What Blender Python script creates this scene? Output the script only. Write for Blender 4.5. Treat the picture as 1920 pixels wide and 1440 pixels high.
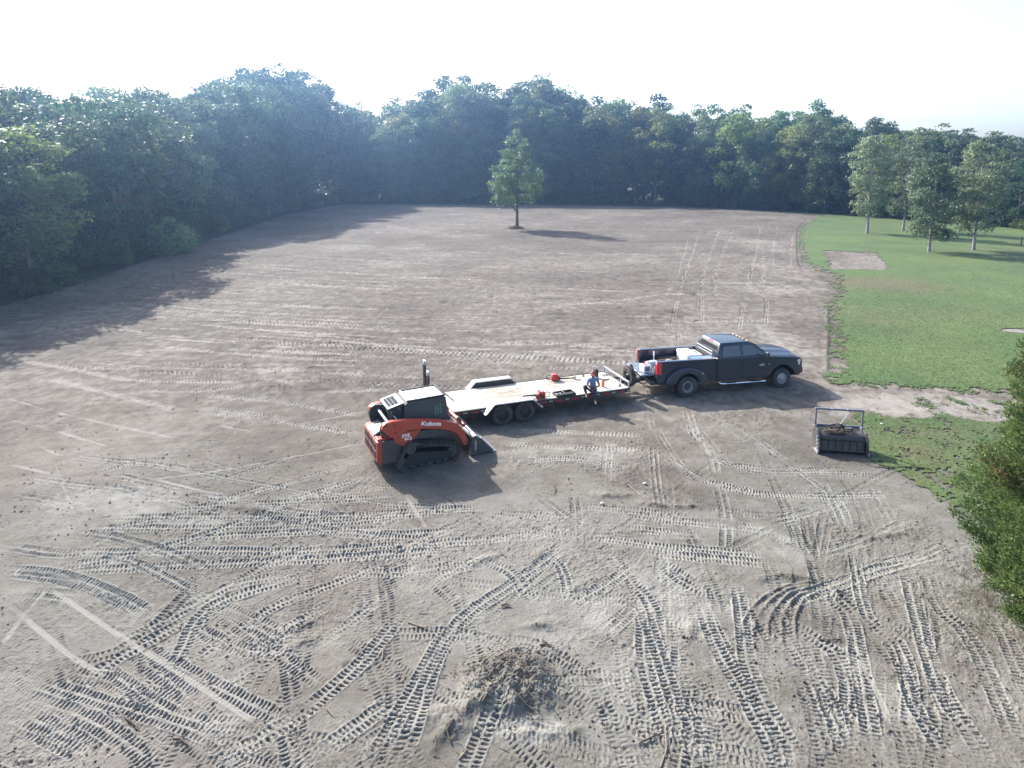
import bpy, bmesh, math, random
import numpy as np
from mathutils import Vector, Matrix, Euler

for o in list(bpy.data.objects): bpy.data.objects.remove(o, do_unlink=True)
sc = bpy.context.scene
COL = sc.collection
R = math.radians

# ------------------------------------------------------------------ camera
F_PX, PITCH, HZ, CAM_H = 1150.0, R(8), 315.0, 9.0      # focal length (px of a 1920 frame), pitch, horizon row, height
Y0 = HZ + F_PX * math.tan(PITCH)
cam_d = bpy.data.cameras.new('camera'); cam = bpy.data.objects.new('camera', cam_d); COL.objects.link(cam)
cam.location = (0, 0, CAM_H); cam.rotation_euler = (R(90) - PITCH, 0, 0)
cam_d.sensor_width = 36; cam_d.lens = 36 * F_PX / 1920
cam_d.shift_y = -(720 - Y0) / 1920
cam_d.clip_end = 4000; cam_d.clip_start = 0.1
sc.camera = cam

# ------------------------------------------------------------------ sky and sun
SUN_D = Vector((-0.84, 1.0, 0)).normalized()            # direction on the ground towards the sun
SUN_EL = R(35)
HAZE_D = 0.00095
sun_vec = Vector((SUN_D.x * math.cos(SUN_EL), SUN_D.y * math.cos(SUN_EL), math.sin(SUN_EL)))
w = bpy.data.worlds.new('World'); sc.world = w; w.use_nodes = True
nt = w.node_tree; nt.nodes.clear()
sky = nt.nodes.new('ShaderNodeTexSky'); sky.sky_type = 'NISHITA'; sky.sun_disc = False
sky.sun_elevation = SUN_EL; sky.sun_rotation = math.atan2(SUN_D.x, SUN_D.y)
sky.air_density = 1.0; sky.dust_density = 3.0; sky.ozone_density = 1.0; sky.altitude = 50
bg = nt.nodes.new('ShaderNodeBackground'); bg.inputs[1].default_value = 0.15
wo = nt.nodes.new('ShaderNodeOutputWorld')
nt.links.new(sky.outputs[0], bg.inputs[0]); nt.links.new(bg.outputs[0], wo.inputs[0])
sl = bpy.data.lights.new('sun', 'SUN'); sl.energy = 4.6; sl.angle = R(0.5); sl.color = (1.0, 0.95, 0.88)
so = bpy.data.objects.new('sun', sl); COL.objects.link(so)
so.rotation_euler = sun_vec.to_track_quat('Z', 'Y').to_euler(); so.location = sun_vec * 60
sc.view_settings.view_transform = 'Standard'; sc.view_settings.look = 'None'
sc.view_settings.gamma = 1.0; sc.view_settings.exposure = 1.5

# ------------------------------------------------------------------ mapping between a spot seen in the photo and its place on the ground
def at(x, y, z=0.0):
    u = (x - 960) / F_PX; v = (y - Y0) / F_PX
    f = math.cos(PITCH) - v * math.sin(PITCH); d = math.sin(PITCH) + v * math.cos(PITCH)
    t = (CAM_H - z) / d
    return (u * t, f * t)
def px_of(X, Y, Z=0.0):
    d = CAM_H - Z
    fw = Y * math.cos(PITCH) + d * math.sin(PITCH); dn = d * math.cos(PITCH) - Y * math.sin(PITCH)
    return 960 + F_PX * X / fw, Y0 + F_PX * dn / fw
def height_at(X, Y, py):
    v = (py - Y0) / F_PX
    f = math.cos(PITCH) - v * math.sin(PITCH); d = math.sin(PITCH) + v * math.cos(PITCH)
    return CAM_H - Y * d / f

# ------------------------------------------------------------------ materials
def mat(name, col, rough=0.6, metal=0.0, var=0.06, scale=8.0, bump=0.0, spec=0.5, coat=0.0, trans=0.0):
    m = bpy.data.materials.new(name); m.use_nodes = True
    t = m.node_tree; b = t.nodes['Principled BSDF']
    b.inputs['Roughness'].default_value = rough; b.inputs['Metallic'].default_value = metal
    b.inputs['Specular IOR Level'].default_value = spec; b.inputs['Coat Weight'].default_value = coat
    b.inputs['Coat Roughness'].default_value = 0.08
    tc = t.nodes.new('ShaderNodeTexCoord'); nz = t.nodes.new('ShaderNodeTexNoise')
    nz.inputs['Scale'].default_value = scale; nz.inputs['Detail'].default_value = 6; nz.inputs['Roughness'].default_value = 0.65
    t.links.new(tc.outputs['Object'], nz.inputs['Vector'])
    mr = t.nodes.new('ShaderNodeMapRange'); mr.inputs[1].default_value = 0.25; mr.inputs[2].default_value = 0.75
    mr.inputs[3].default_value = 1 - var * 2.2; mr.inputs[4].default_value = 1 + var * 2.2
    t.links.new(nz.outputs['Fac'], mr.inputs[0])
    vm = t.nodes.new('ShaderNodeVectorMath'); vm.operation = 'SCALE'; vm.inputs[0].default_value = col[:3]
    t.links.new(mr.outputs[0], vm.inputs['Scale']); t.links.new(vm.outputs[0], b.inputs['Base Color'])
    if bump:
        bp = t.nodes.new('ShaderNodeBump'); bp.inputs['Strength'].default_value = 0.6; bp.inputs['Distance'].default_value = bump
        t.links.new(nz.outputs['Fac'], bp.inputs['Height']); t.links.new(bp.outputs[0], b.inputs['Normal'])
    if trans: b.inputs['Transmission Weight'].default_value = trans
    return m

def dirty(name, col, dirt=(0.16, 0.14, 0.115), amount=0.25, zlow=0.0, zhigh=1.0, rough=0.3, metal=0.0, coat=0.3):
    """paint with dust that gathers in patches and low on the machine"""
    m = bpy.data.materials.new(name); m.use_nodes = True
    t = m.node_tree; b = t.nodes['Principled BSDF']; L = t.links
    tc = t.nodes.new('ShaderNodeTexCoord'); nz = t.nodes.new('ShaderNodeTexNoise')
    nz.inputs['Scale'].default_value = 3.5; nz.inputs['Detail'].default_value = 9; nz.inputs['Roughness'].default_value = 0.7
    L.new(tc.outputs['Object'], nz.inputs['Vector'])
    sx = t.nodes.new('ShaderNodeSeparateXYZ'); L.new(tc.outputs['Object'], sx.inputs[0])
    mz = t.nodes.new('ShaderNodeMapRange'); mz.inputs[1].default_value = zlow; mz.inputs[2].default_value = zhigh
    mz.inputs[3].default_value = 1.0; mz.inputs[4].default_value = 0.15; L.new(sx.outputs[2], mz.inputs[0])
    mn = t.nodes.new('ShaderNodeMapRange'); mn.inputs[1].default_value = 0.35; mn.inputs[2].default_value = 0.8
    mn.inputs[3].default_value = 0.0; mn.inputs[4].default_value = amount * 2.4; L.new(nz.outputs['Fac'], mn.inputs[0])
    mu = t.nodes.new('ShaderNodeMath'); mu.operation = 'MULTIPLY'; mu.use_clamp = True
    L.new(mz.outputs[0], mu.inputs[0]); L.new(mn.outputs[0], mu.inputs[1])
    mx = t.nodes.new('ShaderNodeMix'); mx.data_type = 'RGBA'
    mx.inputs[6].default_value = (*col, 1); mx.inputs[7].default_value = (*dirt, 1)
    L.new(mu.outputs[0], mx.inputs[0]); L.new(mx.outputs[2], b.inputs['Base Color'])
    rr = t.nodes.new('ShaderNodeMapRange'); rr.inputs[3].default_value = rough; rr.inputs[4].default_value = 0.9
    L.new(mu.outputs[0], rr.inputs[0]); L.new(rr.outputs[0], b.inputs['Roughness'])
    b.inputs['Metallic'].default_value = metal; b.inputs['Coat Weight'].default_value = coat
    return m

def leaf_mat(name, c1, c2, trans=0.45, vary=1.0):
    m = bpy.data.materials.new(name); m.use_nodes = True
    t = m.node_tree; t.nodes.clear(); L = t.links
    at_ = t.nodes.new('ShaderNodeAttribute'); at_.attribute_name = 'tone'
    oi = t.nodes.new('ShaderNodeObjectInfo')
    mx = t.nodes.new('ShaderNodeMix'); mx.data_type = 'RGBA'
    mx.inputs[6].default_value = (*c1, 1); mx.inputs[7].default_value = (*c2, 1)
    L.new(at_.outputs['Fac'], mx.inputs[0])
    hs = t.nodes.new('ShaderNodeHueSaturation')
    mh = t.nodes.new('ShaderNodeMapRange'); mh.inputs[3].default_value = 0.5 - 0.055 * vary; mh.inputs[4].default_value = 0.5 + 0.035 * vary
    mv = t.nodes.new('ShaderNodeMapRange'); mv.inputs[3].default_value = 1 - 0.38 * vary; mv.inputs[4].default_value = 1 + 0.55 * vary
    L.new(oi.outputs['Random'], mh.inputs[0])
    ml = t.nodes.new('ShaderNodeMath'); ml.operation = 'MULTIPLY'; ml.inputs[1].default_value = 7.31
    fr = t.nodes.new('ShaderNodeMath'); fr.operation = 'FRACT'
    L.new(oi.outputs['Random'], ml.inputs[0]); L.new(ml.outputs[0], fr.inputs[0]); L.new(fr.outputs[0], mv.inputs[0])
    L.new(mh.outputs[0], hs.inputs['Hue']); L.new(mv.outputs[0], hs.inputs['Value']); L.new(mx.outputs[2], hs.inputs['Color'])
    p = t.nodes.new('ShaderNodeBsdfPrincipled'); p.inputs['Roughness'].default_value = 0.5; p.inputs['Specular IOR Level'].default_value = 0.35
    tr = t.nodes.new('ShaderNodeBsdfTranslucent'); ms = t.nodes.new('ShaderNodeMixShader'); ms.inputs[0].default_value = trans
    o = t.nodes.new('ShaderNodeOutputMaterial')
    hs2 = t.nodes.new('ShaderNodeHueSaturation'); hs2.inputs['Value'].default_value = 1.25; hs2.inputs['Hue'].default_value = 0.485
    L.new(hs.outputs[0], hs2.inputs['Color'])
    L.new(hs.outputs[0], p.inputs['Base Color']); L.new(hs2.outputs[0], tr.inputs['Color'])
    L.new(p.outputs[0], ms.inputs[1]); L.new(tr.outputs[0], ms.inputs[2]); L.new(ms.outputs[0], o.inputs[0])
    return m

M = dict(
    truck=dirty('truck_paint', (0.008, 0.014, 0.032), amount=0.05, zlow=0.3, zhigh=1.2, rough=0.28, coat=0.35),
    black=mat('black_plastic', (0.018, 0.018, 0.02), 0.55),
    liner=mat('bed_liner', (0.03, 0.03, 0.032), 0.8, bump=0.004, scale=30),
    rubber=dirty('tyre_rubber', (0.022, 0.021, 0.021), amount=0.35, zlow=-2, zhigh=3, rough=0.85, coat=0),
    chrome=mat('chrome', (0.75, 0.75, 0.76), 0.16, 1.0),
    steel=mat('dull_steel', (0.42, 0.43, 0.44), 0.42, 0.8, var=0.15),
    alu=mat('bare_aluminium', (0.34, 0.36, 0.39), 0.45, 0.5, var=0.1),
    glass=mat('dark_glass', (0.012, 0.015, 0.018), 0.05, 0.0, spec=0.8, coat=0.4),
    lamp_red=mat('red_lens', (0.55, 0.015, 0.02), 0.15, coat=0.8),
    lamp_amber=mat('amber_lens', (0.75, 0.45, 0.2), 0.2, coat=0.5),
    lamp_clear=mat('clear_lens', (0.65, 0.68, 0.7), 0.1, 0.3, coat=0.8),
    orange=dirty('orange_paint', (0.36, 0.035, 0.014), amount=0.22, zlow=0.2, zhigh=2.2, rough=0.38, coat=0.25),
    dkgrey=dirty('charcoal_paint', (0.030, 0.032, 0.036), amount=0.22, zlow=0.2, zhigh=2.0, rough=0.5, coat=0.1),
    mesh_=dirty('side_screen', (0.045, 0.047, 0.05), amount=0.2, zlow=0.9, zhigh=2.3, rough=0.65, coat=0.0),
    roof=mat('cab_roof', (0.62, 0.62, 0.60), 0.35, var=0.12, scale=3, coat=0.3),
    white=mat('white_plastic', (0.78, 0.78, 0.76), 0.4, var=0.06, scale=4),
    vent=mat('vent_grey', (0.05, 0.06, 0.075), 0.95, spec=0.05),
    letter=mat('white_lettering', (0.8, 0.8, 0.8), 0.5, var=0.02),
    silver=mat('silver_lettering', (0.5, 0.5, 0.52), 0.3, 0.6, var=0.02),
    green_l=mat('green_lettering', (0.10, 0.42, 0.22), 0.5, var=0.02),
    trailer=dirty('trailer_black', (0.022, 0.022, 0.024), amount=0.2, zlow=0.1, zhigh=0.9, rough=0.5, coat=0.1),
    red=mat('red_plastic', (0.50, 0.035, 0.022), 0.35, coat=0.3),
    redtape=mat('red_reflector', (0.42, 0.02, 0.02), 0.4),
    orange_b=mat('orange_bottle', (0.75, 0.13, 0.02), 0.35, coat=0.3),
    blue=mat('blue_grey_plastic', (0.10, 0.17, 0.27), 0.45),
    ltblue=mat('pale_blue_plastic', (0.30, 0.42, 0.52), 0.45),
    wood_tool=mat('tool_handle', (0.35, 0.22, 0.11), 0.6, scale=20),
    skin=mat('skin', (0.28, 0.14, 0.09), 0.55, var=0.04),
    shirt=mat('blue_shirt', (0.17, 0.22, 0.34), 0.85, var=0.08, scale=14, bump=0.004),
    jeans=mat('dark_trousers', (0.025, 0.03, 0.045), 0.9, var=0.15, scale=18),
    cap=mat('cap_cloth', (0.30, 0.07, 0.06), 0.85, var=0.08, scale=20),
    shoe=mat('shoe', (0.35, 0.34, 0.34), 0.7),
    hair=mat('dark_hair', (0.03, 0.018, 0.012), 0.7),
    bark=mat('bark', (0.13, 0.105, 0.085), 0.95, var=0.25, scale=6, bump=0.02),
    bark_pale=mat('pale_bark', (0.24, 0.22, 0.20), 0.95, var=0.2, scale=6, bump=0.01),
    stick=mat('dry_wood', (0.17, 0.135, 0.105), 0.9, var=0.25, scale=12),
    stickd=mat('dark_wood', (0.07, 0.055, 0.045), 0.9, var=0.25, scale=12),
    stone=mat('pale_stone', (0.50, 0.48, 0.44), 0.8, var=0.12, scale=12),
    leafA=leaf_mat('wood_leaves', (0.012, 0.034, 0.018), (0.040, 0.086, 0.032), 0.52),
    leafB=leaf_mat('maple_leaves', (0.028, 0.066, 0.028), (0.092, 0.142, 0.050)),
    leafC=leaf_mat('birch_leaves', (0.050, 0.092, 0.050), (0.125, 0.185, 0.098)),
    leafE=leaf_mat('field_tree_leaves', (0.046, 0.085, 0.042), (0.11, 0.165, 0.075)),
    leafF=leaf_mat('sunlit_tint_bush_leaves', (0.07, 0.14, 0.06), (0.24, 0.36, 0.16), 0.5, 0.0),  # raised leaf colour stands in for sunlight on this shaded bush
    dry=leaf_mat('dry_grass', (0.06, 0.062, 0.035), (0.15, 0.13, 0.08), .3, 0.0),
    leafG=leaf_mat('yellow_green_leaves', (0.040, 0.075, 0.020), (0.12, 0.17, 0.045), 0.55),
    leafD=leaf_mat('shrub_leaves', (0.020, 0.048, 0.018), (0.065, 0.115, 0.032)),
    cedar=leaf_mat('cedar_foliage', (0.028, 0.064, 0.028), (0.140, 0.205, 0.065), 0.35, 0.0),
    cedar_b=leaf_mat('browned_foliage', (0.050, 0.055, 0.024), (0.165, 0.125, 0.052), 0.3, 0.0),
)

# ------------------------------------------------------------------ mesh helpers
def setp(o, label=None, cat=None, group=None, kind=None):
    if label: o['label'] = label
    if cat: o['category'] = cat
    if group: o['group'] = group
    if kind: o['kind'] = kind
    return o
def thing(name, label, cat, loc=(0, 0, 0), rotz=0.0, group=None, scale=1.0):
    o = bpy.data.objects.new(name, None); COL.objects.link(o)
    o.location = loc; o.rotation_euler = (0, 0, rotz); o.scale = (scale,) * 3; o.empty_display_size = 0.2
    return setp(o, label, cat, group)
def obj(name, bm, m, parent=None, bevel=0.0, smooth=True, seg=2, loc=None, rot=None):
    me = bpy.data.meshes.new(name)
    bmesh.ops.recalc_face_normals(bm, faces=bm.faces)
    bm.to_mesh(me); bm.free()
    if m is not None: me.materials.append(m)
    if smooth:
        me.polygons.foreach_set('use_smooth', [True] * len(me.polygons)); me.set_sharp_from_angle(angle=R(32))
    o = bpy.data.objects.new(name, me); COL.objects.link(o)
    if parent is not None: o.parent = parent
    if loc: o.location = loc
    if rot: o.rotation_euler = rot
    if bevel:
        b = o.modifiers.new('bevel', 'BEVEL'); b.width = bevel; b.segments = seg; b.limit_method = 'ANGLE'; b.angle_limit = R(35)
    return o
def BM(): return bmesh.new()
def box(bm, c, s, rot=None):
    r = bmesh.ops.create_cube(bm, size=1.0)
    mt = Matrix.Translation(c) @ (Euler(rot).to_matrix().to_4x4() if rot else Matrix.Identity(4)) @ Matrix.Diagonal((s[0], s[1], s[2], 1))
    bmesh.ops.transform(bm, matrix=mt, verts=r['verts']); return bm
def cyl(bm, p0, p1, r0, r1=None, n=16):
    p0 = Vector(p0); p1 = Vector(p1); d = p1 - p0
    r = bmesh.ops.create_cone(bm, cap_ends=True, segments=n, radius1=r0, radius2=r0 if r1 is None else r1, depth=d.length)
    mt = Matrix.Translation((p0 + p1) / 2) @ d.to_track_quat('Z', 'Y').to_matrix().to_4x4()
    bmesh.ops.transform(bm, matrix=mt, verts=r['verts']); return bm
def path(bm, pts, r, n=8):
    """tube with round section along points, one radius or a list"""
    pts = [Vector(p) for p in pts]; rs = r if isinstance(r, (list, tuple)) else [r] * len(pts)
    rings = []; prev = None
    for i, p in enumerate(pts):
        d = (pts[min(i + 1, len(pts) - 1)] - pts[max(i - 1, 0)]).normalized()
        if prev is None:
            a = d.orthogonal().normalized()
        else:
            a = (prev - d * prev.dot(d)); a = a.normalized() if a.length > 1e-6 else d.orthogonal().normalized()
        prev = a; b = d.cross(a)
        rings.append([bm.verts.new(p + (a * math.cos(t) + b * math.sin(t)) * rs[i]) for t in [2 * math.pi * k / n for k in range(n)]])
    for A, B in zip(rings, rings[1:]):
        for k in range(n): bm.faces.new((A[k], A[(k + 1) % n], B[(k + 1) % n], B[k]))
    bm.faces.new(rings[0][::-1]); bm.faces.new(rings[-1]); return bm
def prism(bm, prof, y0, y1, wf=None):
    """side profile (x,z) pulled from y0 to y1; wf(z) scales y"""
    wf = wf or (lambda z: 1.0)
    a = [bm.verts.new((x, y0 * wf(z), z)) for x, z in prof]; b = [bm.verts.new((x, y1 * wf(z), z)) for x, z in prof]
    n = len(prof)
    for k in range(n): bm.faces.new((a[k], a[(k + 1) % n], b[(k + 1) % n], b[k]))
    bm.faces.new(a[::-1]); bm.faces.new(b); return bm
def lathe(bm, prof, n=32, axis='Y', c=(0, 0, 0)):
    """prof = (r, h) closed loop turned round an axis"""
    rings = []
    for k in range(n):
        t = 2 * math.pi * k / n; cs, sn = math.cos(t), math.sin(t)
        ring = []
        for r, h in prof:
            p = (r * cs, h, r * sn) if axis == 'Y' else ((h, r * cs, r * sn) if axis == 'X' else (r * cs, r * sn, h))
            ring.append(bm.verts.new((p[0] + c[0], p[1] + c[1], p[2] + c[2])))
        rings.append(ring)
    m = len(prof)
    for k in range(n):
        A, B = rings[k], rings[(k + 1) % n]
        for j in range(m):
            try: bm.faces.new((A[j], A[(j + 1) % m], B[(j + 1) % m], B[j]))
            except ValueError: pass
    return bm
def quadpatch(bm, p, off=(0, 0, 0), th=0.006):
    """thin plate through four corners"""
    p = [Vector(q) for q in p]; n = (p[1] - p[0]).cross(p[2] - p[0]).normalized() * th
    a = [bm.verts.new(q) for q in p]; b = [bm.verts.new(q + n) for q in p]
    for k in range(len(p)): bm.faces.new((a[k], a[(k + 1) % len(p)], b[(k + 1) % len(p)], b[k]))
    bm.faces.new(a[::-1]); bm.faces.new(b); return bm
def ball(bm, c, r, sub=2, s=(1, 1, 1)):
    q = bmesh.ops.create_icosphere(bm, subdivisions=sub, radius=r)
    bmesh.ops.transform(bm, matrix=Matrix.Translation(c) @ Matrix.Diagonal((*s, 1)), verts=q['verts']); return bm
def lettering(name, body, size, m, parent, loc, rot, shear=0.0, extrude=0.003, bold=0.0, sx=1.0):
    cu = bpy.data.curves.new(name, 'FONT'); cu.body = body; cu.size = size; cu.extrude = extrude; cu.shear = shear; cu.offset = bold
    cu.align_x = 'CENTER'; cu.align_y = 'CENTER'
    t = bpy.data.objects.new(name + '_tmp', cu); COL.objects.link(t)
    dg = bpy.context.evaluated_depsgraph_get(); me = bpy.data.meshes.new_from_object(t.evaluated_get(dg)); me.name = name
    bpy.data.objects.remove(t, do_unlink=True); bpy.data.curves.remove(cu)
    me.materials.clear(); me.materials.append(m)
    o = bpy.data.objects.new(name, me); COL.objects.link(o); o.parent = parent; o.location = loc; o.rotation_euler = rot; o.scale = (sx, 1, 1)
    return o
def np_mesh(name, V, F, m, parent=None, attrs=None, smooth=False):
    """mesh from numpy arrays; F is (n,3) or (n,4)"""
    me = bpy.data.meshes.new(name); V = np.asarray(V, np.float32); F = np.asarray(F, np.int32); k = F.shape[1]
    me.vertices.add(len(V)); me.vertices.foreach_set('co', V.ravel())
    me.loops.add(F.size); me.loops.foreach_set('vertex_index', F.ravel())
    me.polygons.add(len(F)); me.polygons.foreach_set('loop_start', np.arange(0, F.size, k, dtype=np.int32))
    me.polygons.foreach_set('loop_total', np.full(len(F), k, np.int32))
    if smooth: me.polygons.foreach_set('use_smooth', np.ones(len(F), bool))
    for nm, (dom, arr) in (attrs or {}).items():
        a = me.attributes.new(nm, 'FLOAT', dom); a.data.foreach_set('value', np.asarray(arr, np.float32))
    me.update(calc_edges=True)
    if m is not None: me.materials.append(m)
    o = bpy.data.objects.new(name, me); COL.objects.link(o)
    if parent is not None: o.parent = parent
    return o
def dup(root, parent=None):
    c = root.copy(); COL.objects.link(c)
    if parent is not None: c.parent = parent
    for ch in [o for o in bpy.data.objects if o.parent == root]: dup(ch, c)
    return c
# ------------------------------------------------------------------ numpy noise
_rs = np.random.RandomState(7); _perm = _rs.permutation(4096); _val = _rs.rand(4096).astype(np.float32) * 2 - 1
def vnoise(x, y, s=0):
    xi = np.floor(x).astype(np.int64); yi = np.floor(y).astype(np.int64); fx = (x - xi).astype(np.float32); fy = (y - yi).astype(np.float32)
    fx = fx * fx * (3 - 2 * fx); fy = fy * fy * (3 - 2 * fy)
    def h(a, b): return _val[_perm[(_perm[(a + s * 57) & 4095] + b) & 4095]]
    a, b, c, d = h(xi, yi), h(xi + 1, yi), h(xi, yi + 1), h(xi + 1, yi + 1)
    return (a + (b - a) * fx) * (1 - fy) + (c + (d - c) * fx) * fy
def fbm(x, y, s=0, o=4, g=0.5):
    r = 0; a = 1.0; t = 0
    for k in range(o):
        r = r + a * vnoise(x * 2 ** k + 13.7 * k, y * 2 ** k - 7.1 * k, s + k); t += a; a *= g
    return r / t
def sstep(a, b, x):
    t = np.clip((x - a) / (b - a), 0, 1); return t * t * (3 - 2 * t)

# ------------------------------------------------------------------ ground: one sheet, finest where one stands close to it
NEAR, FARY = 6.6, 165.0
inv = np.arange(1 / NEAR, 1 / FARY, -1 / 9600.0); rowsY = 1 / inv
rowsY = np.concatenate([rowsY, np.geomspace(FARY * 1.03, 430, 16)])
dense = np.linspace(-1.12, 1.12, 1800)
cols = np.concatenate([-np.geomspace(3.2, 1.16, 10), dense, np.geomspace(1.16, 3.2, 10)])
YY, CC = np.meshgrid(rowsY, cols, indexing='ij'); XX = CC * YY
NR, NC = YY.shape
XX = XX.astype(np.float64)
hgt = (0.035 * fbm(XX * 0.22, YY * 0.22, 3, 3) + 0.022 * fbm(XX * 1.3, YY * 1.3, 9, 4)).astype(np.float32)
warp = fbm(XX * 0.8, YY * 0.8, 77, 2) * 0.7
furrow = fbm((XX * 0.985 + YY * 0.17) * 0.35, (YY * 0.985 - XX * 0.17) * 4.0 + warp, 21, 3)      # drag marks left by the grading
hgt += (0.016 * furrow * sstep(14, 30, YY)).astype(np.float32)
rough = np.clip(fbm(XX * 0.5, YY * 0.5, 33, 3) * 1.4 + 0.55, 0.1, 1.3).astype(np.float32)
lump = fbm(XX * 9, YY * 9, 41, 3, 0.6)
fine = fbm(XX * 24, YY * 24, 44, 2, 0.7)
hgt += (0.016 * rough * lump + 0.012 * rough * fine + 0.045 * rough * np.clip(vnoise(XX * 13, YY * 13, 51) - 0.5, 0, 1)).astype(np.float32)
tone = (0.45 + 0.32 * fbm(XX * 0.16, YY * 0.16, 61, 4) + 0.18 * fbm(XX * 1.7, YY * 1.7, 65, 4) + 0.10 * furrow + 0.10 * lump).astype(np.float32)

def seg_window(x0, x1, y0, y1):
    i0 = int(np.searchsorted(rowsY, y0)); i1 = int(np.searchsorted(rowsY, y1))
    ys = [max(y0, NEAR), max(y1, NEAR + .1)]
    c0 = min(x0 / ys[0], x0 / ys[1]); c1 = max(x1 / ys[0], x1 / ys[1])
    return i0, i1, int(np.searchsorted(cols, c0)), int(np.searchsorted(cols, c1))
def smooth_path(pts, step=0.35):
    """Catmull-Rom through ground points, evenly resampled"""
    P = np.array(pts, float)
    if len(P) > 2:
        Q = np.vstack([2 * P[0] - P[1], P, 2 * P[-1] - P[-2]]); out = []
        for i in range(1, len(Q) - 2):
            for t in np.linspace(0, 1, 12, endpoint=False):
                a, b, c, d = Q[i - 1], Q[i], Q[i + 1], Q[i + 2]
                out.append(0.5 * ((2 * b) + (c - a) * t + (2 * a - 5 * b + 4 * c - d) * t * t + (3 * b - a - 3 * c + d) * t ** 3))
        out.append(Q[-2]); P = np.array(out)
    L = np.concatenate([[0], np.cumsum(np.hypot(*np.diff(P, axis=0).T))]); n = max(2, int(L[-1] / step))
    s = np.linspace(0, L[-1], n + 1)
    return np.stack([np.interp(s, L, P[:, 0]), np.interp(s, L, P[:, 1])], 1), s
def stroke(pts, width, fn):
    """visit every ground point within width/2 of a path with (s, t) = distance along and across"""
    P, S = smooth_path(pts); total = S[-1]; hw = width / 2
    for i in range(len(P) - 1):
        a, b = P[i], P[i + 1]; d = b - a; L = np.hypot(*d)
        if L < 1e-6 or min(a[1], b[1]) < NEAR - 1: continue
        u = d / L
        # bisecting planes at each end so bends neither gap nor overlap
        u0 = (P[i] - P[i - 1]) / max(np.hypot(*(P[i] - P[i - 1])), 1e-6) if i else u
        u1 = (P[i + 2] - P[i + 1]) / max(np.hypot(*(P[i + 2] - P[i + 1])), 1e-6) if i + 2 < len(P) else u
        m0 = u + u0; m1 = u + u1
        i0, i1, j0, j1 = seg_window(min(a[0], b[0]) - hw - .1, max(a[0], b[0]) + hw + .1, min(a[1], b[1]) - hw - .1, max(a[1], b[1]) + hw + .1)
        if i1 <= i0 or j1 <= j0: continue
        X = XX[i0:i1, j0:j1]; Y = YY[i0:i1, j0:j1]
        rx = X - a[0]; ry = Y - a[1]; s = rx * u[0] + ry * u[1]; t = -rx * u[1] + ry * u[0]
        ok = (np.abs(t) < hw) & (rx * m0[0] + ry * m0[1] >= 0) & ((X - b[0]) * m1[0] + (Y - b[1]) * m1[1] < 0)
        if ok.any(): fn((slice(i0, i1), slice(j0, j1)), ok, (s + S[i]).astype(np.float32), t.astype(np.float32), total)
def belt(px, width=0.40, pitch=0.084, depth=0.021, strength=1.0, light=0.22, seed=0, world=False):
    pts = px if world else [at(*p) for p in px]
    ph = seed * 1.618 % 1.0
    def fn(w_, ok, s, t, total):
        X = XX[w_]; Y = YY[w_]
        wob = fbm(X * 1.1, Y * 1.1, 90, 2)
        hw = width / 2
        edge_n = 0.035 * vnoise(X * 7, Y * 7, 93); tt = np.abs(t) + edge_n
        e = sstep(hw, hw - 0.05, tt) * sstep(-0.1, 1.1, s + 0.25 * wob) * sstep(-0.1, 1.1, total - s + 0.25 * wob)
        fade = np.clip(strength * (0.98 + 0.75 * wob + 0.4 * fbm(X * 4.5, Y * 4.5, 94, 2)), 0.2, 1.15)
        s = s + 0.03 * vnoise(X * 2.2, Y * 2.2, 95) + 0.012 * vnoise(X * 9, Y * 9, 96)
        p = s / pitch + ph + np.where(t > 0, 0.5, 0.0) + np.sign(t) * np.abs(t) * 1.2
        bar = 0.5 + 0.5 * np.cos(2 * np.pi * p); bar = sstep(0.35, 0.85, bar + 0.35 * vnoise(X * 17, Y * 17, 97))
        lane = sstep(0.018, 0.04, np.abs(t)) * sstep(hw - 0.025, hw - 0.065, np.abs(t))
        lugs = bar * lane
        rim = np.exp(-((np.abs(t) - hw + 0.03) / 0.03) ** 2) * 0.016
        newh = hgt[w_] * 0.6 - 0.010 * e + (0.012 * (1 - lugs) - depth * lugs) * fade + rim * fade + 0.006 * lump[w_]
        k = e * np.clip(0.15 + 1.1 * fade, 0, 1)
        hgt[w_] = np.where(ok, hgt[w_] * (1 - k) + newh * k, hgt[w_]).astype(np.float32)
        tone[w_] = np.where(ok, tone[w_] + (light * (1 - 0.9 * lugs) + 0.16 * rim / 0.016 * light - 0.10 * lugs) * k * fade, tone[w_]).astype(np.float32)  # pressed soil paler; ridge highlights and pit shade painted into the tone too
    stroke(pts, width + 0.04, fn)
def scrape(px, width=0.12, light=0.35, depth=0.012):
    def fn(w_, ok, s, t, total):
        e = sstep(width / 2, width / 4, np.abs(t)) * sstep(0, 0.4, s + .1) * sstep(0, 0.4, total - s + .1)
        brk = np.clip(0.75 + 0.9 * fbm(XX[w_] * 1.5, YY[w_] * 1.5, 120, 2), 0.15, 1)
        hgt[w_] = np.where(ok, hgt[w_] * (1 - 0.8 * e) - depth * e * brk, hgt[w_])
        tone[w_] = np.where(ok, tone[w_] + light * e * brk, tone[w_])
    stroke([at(*p) for p in px], width, fn)
def berm(px, width=0.4, height=0.07, dark=-0.12):
    def fn(w_, ok, s, t, total):
        e = np.exp(-(t / (width * 0.28)) ** 2) * sstep(0, 0.6, s) * sstep(0, 0.6, total - s)
        n = np.clip(0.7 + 0.9 * fbm(XX[w_] * 5, YY[w_] * 5, 130, 3), 0.1, 1.6)
        hgt[w_] = np.where(ok, hgt[w_] + height * e * n, hgt[w_]); tone[w_] = np.where(ok, tone[w_] + dark * e, tone[w_])
    stroke([at(*p) for p in px], width * 1.6, fn)
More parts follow.
